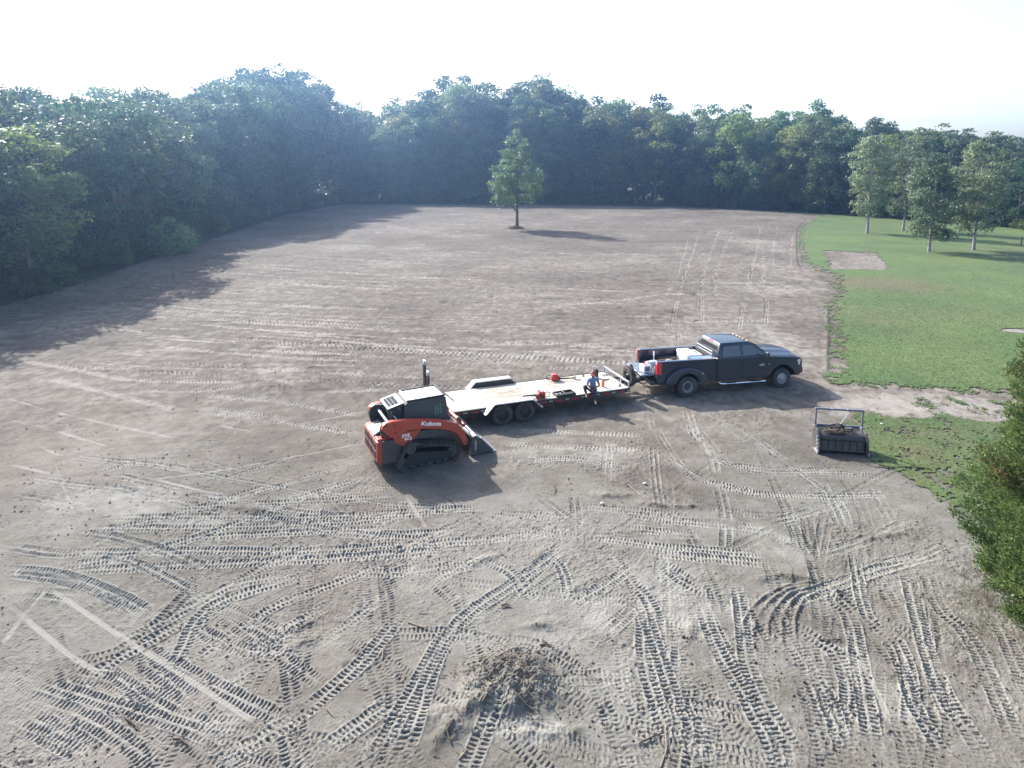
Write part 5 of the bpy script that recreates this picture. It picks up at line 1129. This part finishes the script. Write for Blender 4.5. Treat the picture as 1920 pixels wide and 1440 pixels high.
# cab
cabp = [(-.60, 1.02), (.74, 1.02), (.92, 1.12), (.80, 2.04), (.70, 2.08), (-.52, 2.08), (-.62, 1.98), (-.66, 1.30)]
b = BM(); prism(b, cabp, -.52, .52); cb = obj('cab', b, M['mesh_'], kl, .02)
b = BM(); [prism(b, [(-.58, 1.10), (.80, 1.14), (.72, 1.98), (-.54, 1.98)], s * .524 - .004, s * .524 + .004) for s in (-1, 1)]; obj('side_screen', b, M['mesh_'], cb)
b = BM(); [box(b, p, s_) for p, s_ in (((.10, 0, 2.10), (1.26, .96, .03)),)]; rf = obj('roof_panel', b, M['roof'], cb, .015)
b = BM(); [box(b, (x, 0, 2.125), (.03, .9, .02)) for x in (.25, -.22)]; [box(b, (.10, y, 2.12), (1.30, .045, .05)) for y in (-.50, .50)]; box(b, (.76, 0, 2.115), (.05, 1.0, .05)); obj('roof_frame', b, M['black'], cb, .006)
b = BM(); box(b, (-.48, 0, 2.13), (.06, .98, .05)); obj('roof_bar', b, M['white'], cb, .01)
pane('front_window', [(.915, -.44, 1.20), (.915, .44, 1.20), (.815, .44, 1.98), (.815, -.44, 1.98)], cb)
for k, (w1, sz_) in enumerate((('75', .12), ('TEN', .10), ('NLN', .10))):
    b = BM(); r8 = random.Random(k)
    x = .42 + .09 * k
    for q in range(6): box(b, (x + r8.uniform(-.015, .015), -.532, 1.52 + q * .055 + .02 * k), (r8.uniform(.03, .06), .004, .018))
    obj('decal', b, M['green_l'], cb)
# rear roof air unit, sloping
b = BM(); prism(b, [(-.66, 1.96), (-1.16, 1.86), (-1.18, 1.92), (-1.14, 1.95), (-.64, 2.06)], -.46, .46); ac = obj('air_unit', b, M['dkgrey'], kl, .02)
b = BM()
for y in (-.42, .42): prism(b, [(-1.16, 1.945), (-.64, 2.065), (-.64, 2.085), (-1.16, 1.965)], y - .05, y + .05)
for x in (-1.13, -.67): box(b, (x, 0, 2.07 + (x + .64) * .23), (.09, .94, .03), (0, R(-13), 0))
obj('air_unit_frame', b, M['roof'], ac, .008)
b = BM()
for k in range(3):
    x = -.78 - .12 * k; z = 2.05 - .028 * k - .0; prism(b, [(x, z - .0), (x - .095, z - .023), (x - .095, z - .008), (x, z + .015)], -.34, .34)
obj('vent', b, M['vent'], ac)
b = BM(); [cyl(b, (-1.12, s * .36, 1.88), (-.98, s * .36, 1.30), .028, n=8) for s in (-1, 1)]; box(b, (-.84, 0, 1.52), (.34, .74, .6)); obj('rear_support', b, M['dkgrey'], kl, .01)
b = BM(); path(b, [(-.95, -.50, 1.45), (-.85, -.66, 1.40), (-.70, -.66, 1.34)], .03, 8); path(b, [(-.98, -.45, 1.7), (-.9, -.6, 1.6), (-.82, -.55, 1.36)], .02, 8); obj('hydraulic_hose', b, M['steel'], kl)
b = BM(); cyl(b, (-1.2, .3, 1.3), (-1.2, .3, 1.62), .045, n=12); obj('exhaust', b, M['black'], kl)
# quick-attach plate and bucket
b = BM(); prism(b, [(1.40, .30), (1.46, .30), (1.58, .66), (1.52, .68)], -.60, .60); obj('attach_plate', b, M['dkgrey'], kl, .01)
b = BM()
bp_ = [(1.56, .06), (1.66, .78), (1.72, .84), (2.00, .72), (2.50, .07), (2.42, .04), (1.66, .03)]
for y in (-1.00, .98): prism(b, [(1.50, .06), (1.56, .64), (1.72, .68), (1.84, .60), (2.30, .09), (2.28, .03), (1.54, .02)], y, y + .02)
prism(b, [(1.50, .03), (1.50, .07), (2.32, .06), (2.36, .03)], -1.0, 1.0); prism(b, [(1.47, .06), (1.51, .06), (1.57, .66), (1.53, .66)], -1.0, 1.0); prism(b, [(1.53, .64), (1.53, .67), (1.74, .70), (1.74, .67)], -1.0, 1.0)
bk = obj('bucket', b, M['dkgrey'], kl, .006)
b = BM(); prism(b, [(2.28, .025), (2.28, .07), (2.44, .035), (2.44, .02)], -1.01, 1.01); obj('cutting_edge', b, M['steel'], bk)
b = BM(); box(b, (1.63, 0, .708), (.13, 2.0, .02), (0, R(-9), 0)); obj('top_plate', b, M['alu'], bk, .004)
b = BM(); [prism(b, [(1.83, .61), (1.85, .63), (2.34, .10), (2.30, .08)], y - .025, y + .03) for y in (-1.0, .98)]; obj('side_edge', b, M['alu'], bk)
b = BM(); box(b, (1.66, -1.005, .38), (.07, .006, .34)); obj('warning_decal', b, M['steel'], bk)

# ------------------------------------------------------------------ brush cutter attachment on the ground right of the truck
MX, MY = 10.52, 18.66
mu = thing('mulcher_head', 'dark grey forestry mulcher head with upright push bar frame at the lawn edge', 'mulcher', (MX, MY, 0), R(-9))
mu.scale = (.88, .68, .80)
b = BM(); prism(b, [(-.40, .10), (-.36, .48), (-.22, .70), (.10, .80), (.42, .78), (.46, .30), (.36, .08), (-.2, .06)], -.78, .78)
for v in b.verts: v.co = Vector((v.co.y, v.co.x, v.co.z))
obj('housing', b, M['dkgrey'], mu, .03)
b = BM()
for k in range(7): box(b, (-.72 + .24 * k, -.385, .42), (.03, .02, .5))
box(b, (0, -.36, .55), (1.5, .03, .05)); obj('apron', b, M['black'], mu)
for s in (-1, 1):
    b = BM(); prism(b, [(-.52, .02), (-.56, .34), (-.46, .62), (-.20, .86), (.34, .92), (.50, .50), (.46, .04)], -.025, .025)
    for v in b.verts: v.co = Vector((v.co.y + s * .81, v.co.x, v.co.z))
    sp_ = obj('side_plate', b, M['dkgrey'], mu, .006)
    b = BM(); [cyl(b, (s * .83, -.50 + .05 * k, .12 + .13 * k), (s * .88, -.50 + .05 * k, .12 + .13 * k), .05, n=8) for k in range(5)]; box(b, (s * .86, -.30, .06), (.06, .5, .06)); obj('skid_shoe', b, M['alu'], sp_)
b = BM()
for s in (-1, 1): box(b, (s * .80, .30, 1.22), (.055, .07, .80)); box(b, (s * .80, .26, .86), (.10, .16, .16))
box(b, (0, .30, 1.62), (1.68, .085, .075)); pf = obj('push_bar', b, M['blue'], mu, .008)
pf.data.materials[0] = mat('frame_paint', (.16, .17, .21), .4, .3)
b = BM(); [box(b, (x, .30, 1.62), (.06, .10, .09)) for x in (-.27, .27)]; obj('clamp', b, M['steel'], pf, .004)
b = BM(); [cyl(b, (s * .80, .36, 1.1), (s * .80, .52, .82), .02, n=8) for s in (-1, 1)]; box(b, (0, .44, .86), (1.5, .05, .14)); obj('back_rail', b, pf.data.materials[0], mu)
b = BM(); cyl(b, (.38, .30, 1.60), (.02, .30, .92), .016, n=8); obj('brace_rod', b, M['steel'], mu)
b = BM(); path(b, [(-.45, .2, .84), (-.34, .1, 1.02), (-.1, .1, 1.08), (.1, .2, 1.02), (.2, .35, .86)], .024, 8); path(b, [(-.40, .1, .84), (-.2, .0, .98), (.05, .02, .98), (.14, .2, .84)], .022, 8); path(b, [(-.1, .3, .84), (.0, .1, 1.0), (.15, .0, .9)], .02, 8); obj('hydraulic_hose', b, M['black'], mu)
b = BM(); box(b, (.30, .15, .86), (.26, .22, .14)); cyl(b, (0, .3, .84), (0, .3, .98), .09, n=14); obj('motor', b, M['dkgrey'], mu, .01)
bd_ = thing('brush_debris', 'heap of twigs and shredded brush lying on top of the mulcher head', 'brush', (MX - .12, MY - .02, .63), R(-9)); rr = random.Random(12); b = BM()
for _ in range(130):
    x_, y_ = rr.gauss(-.1, .32), rr.gauss(0, .1); a = rr.uniform(0, 6.28); l = rr.uniform(.05, .22); z_ = abs(rr.gauss(.05, .05)) * max(.2, 1 - abs(x_))
    path(b, [(x_, y_, z_), (x_ + l * math.cos(a), y_ + l * .6 * math.sin(a), z_ + rr.uniform(-.02, .09))], [rr.uniform(.004, .011), .003], 4)
obj('twigs', b, M['stick'], bd_, smooth=False)
b = BM(); ball(b, (-.1, 0, .01), .13, 2, (2.6, .8, .6)); obj('packed_soil', b, M['stickd'], bd_)
b = BM(); lathe(b, [(.001, -.7), (.17, -.7), (.17, .7), (.001, .7)], 18, 'X', (0, 0, .24))
for k in range(24): a = k * 1.9; box(b, (-.66 + k * .057, .19 * math.cos(a), .24 + .19 * math.sin(a)), (.05, .06, .06), (a, 0, 0))
obj('rotor', b, M['black'], mu)
# ------------------------------------------------------------------ person sitting on the near edge of the trailer deck
def skin(name, chains, m, parent, sub=2, root=0):
    """chains: lists of (point, radius); first vertex of a later chain joins the nearest existing vertex"""
    me = bpy.data.meshes.new(name); V_ = []; R_ = []; E2 = []
    for ch in chains:
        prev = None
        for j, (p, r_) in enumerate(ch):
            p = Vector(p); hit = None
            for i, q in enumerate(V_):
                if (q - p).length < 1e-4: hit = i
            if hit is None: V_.append(p); R_.append(r_); hit = len(V_) - 1
            if prev is not None and prev != hit: E2.append((prev, hit))
            prev = hit
    me.from_pydata([tuple(v) for v in V_], E2, []); o = bpy.data.objects.new(name, me); COL.objects.link(o); o.parent = parent
    md = o.modifiers.new('skin', 'SKIN'); md.use_smooth_shade = True; md.branch_smoothing = .3
    for i, sv in enumerate(me.skin_vertices[0].data):
        r_ = R_[i]; sv.radius = (r_, r_) if not isinstance(r_, tuple) else r_; sv.use_root = (i == root)
    s_ = o.modifiers.new('subd', 'SUBSURF'); s_.levels = sub; s_.render_levels = sub
    me.materials.append(m); return o
pl = on_trailer((2.02, -.84, DK + .005))
man = thing('person', 'person in red cap and pale blue shirt sitting on the trailer edge holding a phone', 'person', pl, LH - R(6), scale=.93)
hip = (0, 0, .12); 
# legs hang over the edge (edge at y = -.14), left knee out to the left
kL, fL = (-.42, -.16, .30), (-.36, -.24, -.0); kR, fR = (-.12, -.42, .15), (-.06, -.48, -.22)
sL, sR_ = (-.20, -.06, .52), (.17, -.02, .53); eL, wL = (-.30, -.14, .29), (-.27, -.36, .26); eR, wR = (.22, -.20, .28), (-.06, -.37, .27)
neck, headc = (-.02, -.06, .62), (-.045, -.11, .74)
lh, rh_ = (-.03, 0, 0), (0, 0, 0)
def fingers(wr, d, up, n_, curl=.5, s=1.0):
    """palm + five bent fingers as chains; d = hand direction, up = palm-back normal, n_ = across"""
    d = Vector(d).normalized(); up = Vector(up).normalized(); n_ = Vector(n_).normalized(); wr = Vector(wr); c = []
    palm = wr + d * .055 * s; c.append([(tuple(wr), .024), (tuple(palm), (.036, .018))])
    for k, (off, L_) in enumerate(((-.030, .070), (-.010, .080), (.010, .076), (.030, .060))):
        b0 = palm + n_ * off + d * .03; b1 = b0 + d * L_ * .45 - up * L_ * .12; b2 = b1 + d * L_ * .30 - up * L_ * curl; b3 = b2 + d * L_ * .05 - up * L_ * .35
        c.append([(tuple(palm), (.036, .018)), (tuple(b0), .0095), (tuple(b1), .009), (tuple(b2), .008), (tuple(b3), .007)])
    t0 = wr + d * .03 - n_ * .038; t1 = t0 + d * .03 - n_ * .012 - up * .012; t2 = t1 + d * .03 - up * .012
    c.append([(tuple(palm), (.036, .018)), (tuple(t0), .011), (tuple(t1), .010), (tuple(t2), .008)])
    return c
body = [[(hip, .115), ((0, -.01, .26), (.13, .10)), ((-.01, -.03, .42), (.155, .11)), ((-.015, -.04, .54), (.10, .085)), (neck, .052), ((-.03, -.075, .67), .055)],
        [((-.015, -.04, .54), (.10, .085)), (sL, .056), (eL, .042), (wL, .028)], [((-.015, -.04, .54), (.10, .085)), (sR_, .056), (eR, .042), (wR, .028)],
        [(hip, .115), ((-.10, -.03, .11), .088), (kL, .060), (fL, .040), ((fL[0] - .05, fL[1] - .10, fL[2] - .05), .034)], [(hip, .115), ((.09, -.04, .11), .088), (kR, .060), (fR, .040), ((fR[0] - .02, fR[1] - .12, fR[2] - .05), .034)]]
body += fingers(wL, (.35, -.6, .1), (0, .1, 1), (1, .5, 0), .4) + fingers(wR, (-.9, -.25, .05), (0, -.2, 1), (-.2, 1, 0), .4)
bd = skin('body', body, M['skin'], man)
b = BM(); ball(b, headc, .1, 3, (.80, .98, 1.18))
for v in b.verts:        # brow, nose, chin and jaw drawn out of the head
    q = v.co - Vector(headc)
    if q.y < 0: v.co.y += -.018 * math.exp(-((q.x / .016) ** 2 + ((q.z + .012) / .026) ** 2)) - .010 * math.exp(-((q.x / .03) ** 2 + ((q.z + .095) / .03) ** 2)); 
    if q.z < -.03: v.co.x = headc[0] + q.x * (1 - 2.2 * (-.03 - q.z))
hd_ = obj('head', b, M['skin'], man)
b = BM(); [ball(b, (headc[0] + s * .078, headc[1] + .01, headc[2] - .005), .022, 2, (.4, .8, 1.2)) for s in (-1, 1)]; obj('ears', b, M['skin'], hd_)
b = BM(); [ball(b, (headc[0] + s * .030, headc[1] - .090, headc[2] + .012), .011, 2, (1.2, .6, .7)) for s in (-1, 1)]; obj('eyes', b, M['hair'], hd_)
b = BM(); ball(b, (headc[0], headc[1] - .094, headc[2] - .055), .016, 2, (1.4, .4, .35)); obj('mouth', b, M['cap'], hd_)
b = BM(); ball(b, (headc[0], headc[1] + .022, headc[2] + .002), .1, 2, (.84, .88, 1.05)); obj('hair', b, M['hair'], man)
b = BM(); q = bmesh.ops.create_icosphere(b, subdivisions=3, radius=.108); bmesh.ops.delete(b, geom=[v for v in b.verts if v.co.z < .0], context='VERTS'); bmesh.ops.transform(b, matrix=Matrix.Translation((headc[0], headc[1] + .004, headc[2] + .030)) @ Matrix.Diagonal((.86, 1.02, 1.0, 1)), verts=b.verts)
path(b, [(headc[0], headc[1] - .085, headc[2] + .038), (headc[0], headc[1] - .17, headc[2] + .014)], .012, 6)
for x in (-.06, -.03, 0, .03, .06): box(b, (headc[0] + x, headc[1] - .135 + abs(x) * .3, headc[2] + .026), (.034, .085, .009), (R(12), 0, 0))
obj('cap', b, M['cap'], man)
sh = [[((0, 0, .10), (.135, .125)), ((0, -.01, .26), (.150, .118)), ((-.01, -.03, .42), (.172, .128)), ((-.015, -.04, .54), (.125, .10)), ((-.02, -.055, .595), .066)],
      [((-.015, -.04, .54), (.125, .10)), (sL, .072), ((-.27, -.11, .36), .062)], [((-.015, -.04, .54), (.125, .10)), (sR_, .072), ((.205, -.13, .36), .062)]]
skin('shirt', sh, M['shirt'], man, root=0)
tr_ = [[((0, .0, .11), (.125, .125)), ((-.10, -.03, .11), .10), (kL, .086), ((-.385, -.22, .08), .060), ((fL[0], fL[1], fL[2] + .03), .056)], [((0, .0, .11), (.125, .125)), ((.09, -.04, .11), .10), (kR, .086), ((-.085, -.46, -.12), .060), ((fR[0], fR[1], fR[2] + .03), .056)]]
skin('trousers', tr_, M['jeans'], man)
for f in (fL, fR):
    skin('shoe', [[((f[0] + .005, f[1] + .03, f[2] - .06), .042), ((f[0] - .02, f[1] - .06, f[2] - .065), .045), ((f[0] - .05, f[1] - .16, f[2] - .07), .036)]], M['shoe'], man)
ph = thing('phone', 'dark phone held in the hands of the seated man', 'phone', tuple(man.matrix_basis @ Vector((-.20, -.46, .29))), LH - R(6))
b = BM(); box(b, (0, 0, 0), (.15, .008, .078), (R(-40), 0, 0)); obj('case', b, M['black'], ph, .003); b = BM(); box(b, (0, .004, .003), (.14, .003, .07), (R(-40), 0, 0)); obj('screen', b, M['glass'], ph)

# ------------------------------------------------------------------ loose matter on the soil
rs = np.random.RandomState(77)
def scatter(n, ymin, ymax, p=1.6):
    Y = 1 / (1 / ymax + rs.rand(n) ** p * (1 / ymin - 1 / ymax)); X = (rs.rand(n) * 2 - 1) * 1.0 * Y
    i = np.clip(np.searchsorted(rowsY, Y), 0, NR - 1); j = np.clip(np.searchsorted(cols, X / Y), 0, NC - 1)
    ok = ~(lawn[i, j]); return X[ok], Y[ok], hgt[i, j][ok]
oct_v = np.array([[1, 0, 0], [-1, 0, 0], [0, 1, 0], [0, -1, 0], [0, 0, 1], [0, 0, -1], [.6, .6, .5], [-.6, .6, .45], [-.6, -.6, .5], [.6, -.6, .45]], float)
oct_f = np.array([[0, 6, 4], [6, 2, 4], [2, 7, 4], [7, 1, 4], [1, 8, 4], [8, 3, 4], [3, 9, 4], [9, 0, 4], [0, 2, 6], [2, 1, 7], [1, 3, 8], [3, 0, 9], [0, 5, 2], [2, 5, 1], [1, 5, 3], [3, 5, 0]])
def lumps(X, Y, Z, smin, smax):
    n = len(X); s = (smin + (smax - smin) * rs.rand(n) ** 3)[:, None, None]; s = s * np.maximum(1, (Y / 22))[:, None, None] ** .6
    V_ = oct_v[None] * (0.65 + 0.6 * rs.rand(n, 10, 1)) * s * (0.7 + 0.6 * rs.rand(n, 1, 3)); a = rs.rand(n) * 6.28
    x = V_[..., 0] * np.cos(a)[:, None] - V_[..., 1] * np.sin(a)[:, None]; y = V_[..., 0] * np.sin(a)[:, None] + V_[..., 1] * np.cos(a)[:, None]
    V_ = np.stack([x + X[:, None], y + Y[:, None], V_[..., 2] * .7 + Z[:, None] + s[:, :, 0] * .25], -1).reshape(-1, 3)
    F_ = (oct_f[None] + (np.arange(n) * 10)[:, None, None]).reshape(-1, 3); return V_, F_, np.repeat(rs.rand(n) * .5 + .25, 10)
X, Y, Z = scatter(15000, 7.5, 46)
keep = fbm(X * .5, Y * .5, 500, 3) > -.12 * rs.rand(len(X)); X, Y, Z = X[keep], Y[keep], Z[keep]
mx_, my_ = at(965, 1275); hx = mx_ + rs.randn(1500) * .5; hy = my_ + rs.randn(1500) * .42
hz = np.array([ground_z(a, b_) for a, b_ in zip(hx, hy)]); V_, F_, tn_ = lumps(X, Y, Z, .005, .034); V2_, F2_, tn2 = lumps(hx, hy, hz, .004, .03)
F_ = np.vstack([F_, F2_ + len(V_)]); V_ = np.vstack([V_, V2_]); tn_ = np.concatenate([tn_, tn2 + .05])
setp(np_mesh('soil_clods', V_, F_, ground.data.materials[0], attrs={'tone': ('POINT', tn_ + .05), 'clay': ('POINT', np.full(len(tn_), .55))}), 'small crumbs and clods of soil scattered over the bare field', 'soil clods', kind='stuff')
# broken twigs, far too many to count
n = 2600; X, Y, Z = scatter(n, 7.5, 40); hx = mx_ + rs.randn(300) * .7; hy = my_ + rs.randn(300) * .45; hz = np.array([ground_z(a, b_) for a, b_ in zip(hx, hy)]) + .02 * rs.rand(300)
X = np.concatenate([X, hx]); Y = np.concatenate([Y, hy]); Z = np.concatenate([Z, hz]); n = len(X)
L = (.04 + .22 * rs.rand(n) ** 3); a = rs.rand(n) * 6.28; tl = (rs.rand(n) - .3) * .5; w_ = .003 + .006 * rs.rand(n) ** 2
d = np.stack([np.cos(a) * np.cos(tl), np.sin(a) * np.cos(tl), np.sin(tl)], 1); sd = np.stack([-np.sin(a), np.cos(a), 0 * a], 1); c = np.stack([X, Y, Z + .012], 1)
A = c - d * L[:, None] / 2; B_ = c + d * L[:, None] / 2; up = np.array([0, 0, 1.0]); w3 = w_[:, None]
V_ = np.stack([A - sd * w3, A + sd * w3, A + up * w3 * 1.6, B_ - sd * w3 * .6, B_ + sd * w3 * .6, B_ + up * w3], 1).reshape(-1, 3)
f6 = np.array([[0, 1, 4], [0, 4, 3], [1, 2, 5], [1, 5, 4], [2, 0, 3], [2, 3, 5]]); F_ = (f6[None] + (np.arange(n) * 6)[:, None, None]).reshape(-1, 3)
setp(np_mesh('wood_debris', V_, F_, M['stick'], smooth=False), 'fine broken twigs littering the bare soil and the brush heap', 'twigs', kind='stuff')
# sticks and roots one can single out
def stick(px, r_, m, label, name='stick', cat='stick'):
    P = [at(*p) for p in px]; x0, y0 = P[0]; t = thing(name, label, cat, (x0, y0, 0)); rr = random.Random(int(px[0][0]))
    pts = [(x - x0, y - y0, ground_z(x, y) + r_ * 1.0 + rr.uniform(0, r_ * 1.5)) for x, y in P]; b = BM(); path(b, pts, [r_ * (1 - .5 * k / max(1, len(pts) - 1)) for k in range(len(pts))], 7); obj('stem', b, m, t)
    q = pts[len(pts) // 2]; b = BM(); path(b, [q, (q[0] + rr.uniform(-.12, .12), q[1] + rr.uniform(.05, .15), q[2] + .05)], [r_ * .5, r_ * .2], 6); obj('side_twig', b, m, t)
for px, r_, m, lab in [([(1238, 1440), (1250, 1405), (1247, 1375), (1252, 1350)], .013, 'stick', 'long pale curved root at the bottom middle of the bare soil'),
    ([(1535, 1200), (1560, 1202), (1578, 1198)], .014, 'stickd', 'dark straight stick lying right of the curved ridges'), ([(1480, 1092), (1486, 1080)], .02, 'stickd', 'short dark stick standing out of the arched soil ridge'),
    ([(1178, 912), (1200, 930), (1212, 944)], .016, 'stick', 'pale forked branch on the soil below the truck hitch'), ([(1035, 905), (1042, 918), (1038, 930)], .014, 'stickd', 'thin crooked twig below the loader bucket'),
    ([(940, 1138), (950, 1135), (957, 1137)], .035, 'stick', 'stubby broken log piece above the brush heap'), ([(325, 1390), (338, 1388), (352, 1398)], .022, 'stickd', 'bent dark root in the lower left tracks'),
    ([(220, 1335), (245, 1355), (262, 1368)], .018, 'stickd', 'long dark root left of the bent root in the lower left'), ([(716, 1238), (718, 1225), (719, 1212)], .012, 'stick', 'thin pale twig lying in the big diagonal track'),
    ([(968, 1322), (985, 1328), (1000, 1336)], .014, 'stick', 'thin twig sticking out of the near side of the brush heap'), ([(905, 1330), (915, 1318), (925, 1310)], .022, 'stickd', 'dark split branch at the left foot of the brush heap'),
    ([(843, 1392), (838, 1380), (846, 1370)], .018, 'stickd', 'dark curved branch on the berm left of the brush heap'), ([(860, 1425), (872, 1412), (880, 1402)], .012, 'stick', 'pale slender twig at the bottom edge left of the heap'),
    ([(765, 1168), (790, 1178), (806, 1182)], .014, 'stick', 'curved pale root in the tracks left of the heap'), ([(1200, 1395), (1225, 1382), (1245, 1372)], .016, 'stickd', 'dark curved root crossing beside the long pale root'),
    ([(612, 1330), (625, 1345)], .012, 'stick', 'short pale twig in the lower left crossing tracks'), ([(1012, 1215), (1028, 1210), (1040, 1218)], .02, 'stickd', 'dark branch on top of the brush heap'), ([(930, 1250), (960, 1228), (985, 1222)], .016, 'stick', 'long pale branch lying across the brush heap')]:
    stick(px, r_, M[m], lab)
def weed(px, py, h, label, seed):
    X, Y = at(px, py); t = thing('dry_weed', label, 'weed', (X, Y, ground_z(X, Y))); b = BM(); path(b, [(0, 0, -.05), (.03, 0, h * .6), (.0, .03, h)], [.007, .005, .003], 6); obj('stalk', b, M['stickd'], t)
    rr = random.Random(seed); b = BM()
    for _ in range(6): z = rr.uniform(.3, .9) * h; a = rr.uniform(0, 6.28); path(b, [(.01, 0, z), (.2 * h * math.cos(a), .2 * h * math.sin(a), z + .2 * h)], [.004, .002], 5)
    obj('side_shoots', b, M['stickd'], t)
weed(533, 735, .42, 'taller dry weed stalk in the left half of the field', 1); weed(524, 733, .32, 'shorter dry weed stalk beside the taller one', 2); weed(516, 706, .3, 'dry weed stalk farther up the field', 3); weed(600, 716, .4, 'thin dry stalk left of the loader', 4); weed(800, 438, 1.6, 'thin bare sapling left of the lone field tree', 5)
for x, y, r_, lab in [(1653, 797, .05, 'small white stone on the grass right of the mulcher'), (1209, 909, .05, 'small white stone on the soil below the truck'), (1129, 946, .05, 'pale rounded stone in the middle of the bare soil'), (870, 798, .05, 'pale stone lying between loader bucket and trailer wheel')]:
    X, Y = at(x, y); b = BM(); ball(b, (0, 0, 0), r_, 2, (1.2, .9, .7)); o = obj('stone', b, M['stone'], None, loc=(X, Y, ground_z(X, Y) + r_ * .6)); setp(o, lab, 'stone')

# ------------------------------------------------------------------ air
hz_m = bpy.data.materials.new('haze_air'); hz_m.use_nodes = True; t = hz_m.node_tree; t.nodes.clear()
pv = t.nodes.new('ShaderNodeVolumePrincipled'); pv.inputs['Color'].default_value = (0.34, 0.58, 1.0, 1); pv.inputs['Density'].default_value = HAZE_D; pv.inputs['Anisotropy'].default_value = 0.78
mo = t.nodes.new('ShaderNodeOutputMaterial'); t.links.new(pv.outputs[0], mo.inputs['Volume'])
b = BM(); box(b, (0, 0, 0), (1, 1, 1)); hz_o = obj('haze', b, hz_m, None, smooth=False)
hz_o.location = (0, 115, 20.0); hz_o.scale = (2800, 640, 44.0)
setp(hz_o, 'thin bluish air between the camera and the far wood', 'haze', kind='stuff')
sc.cycles.volume_bounces = 0
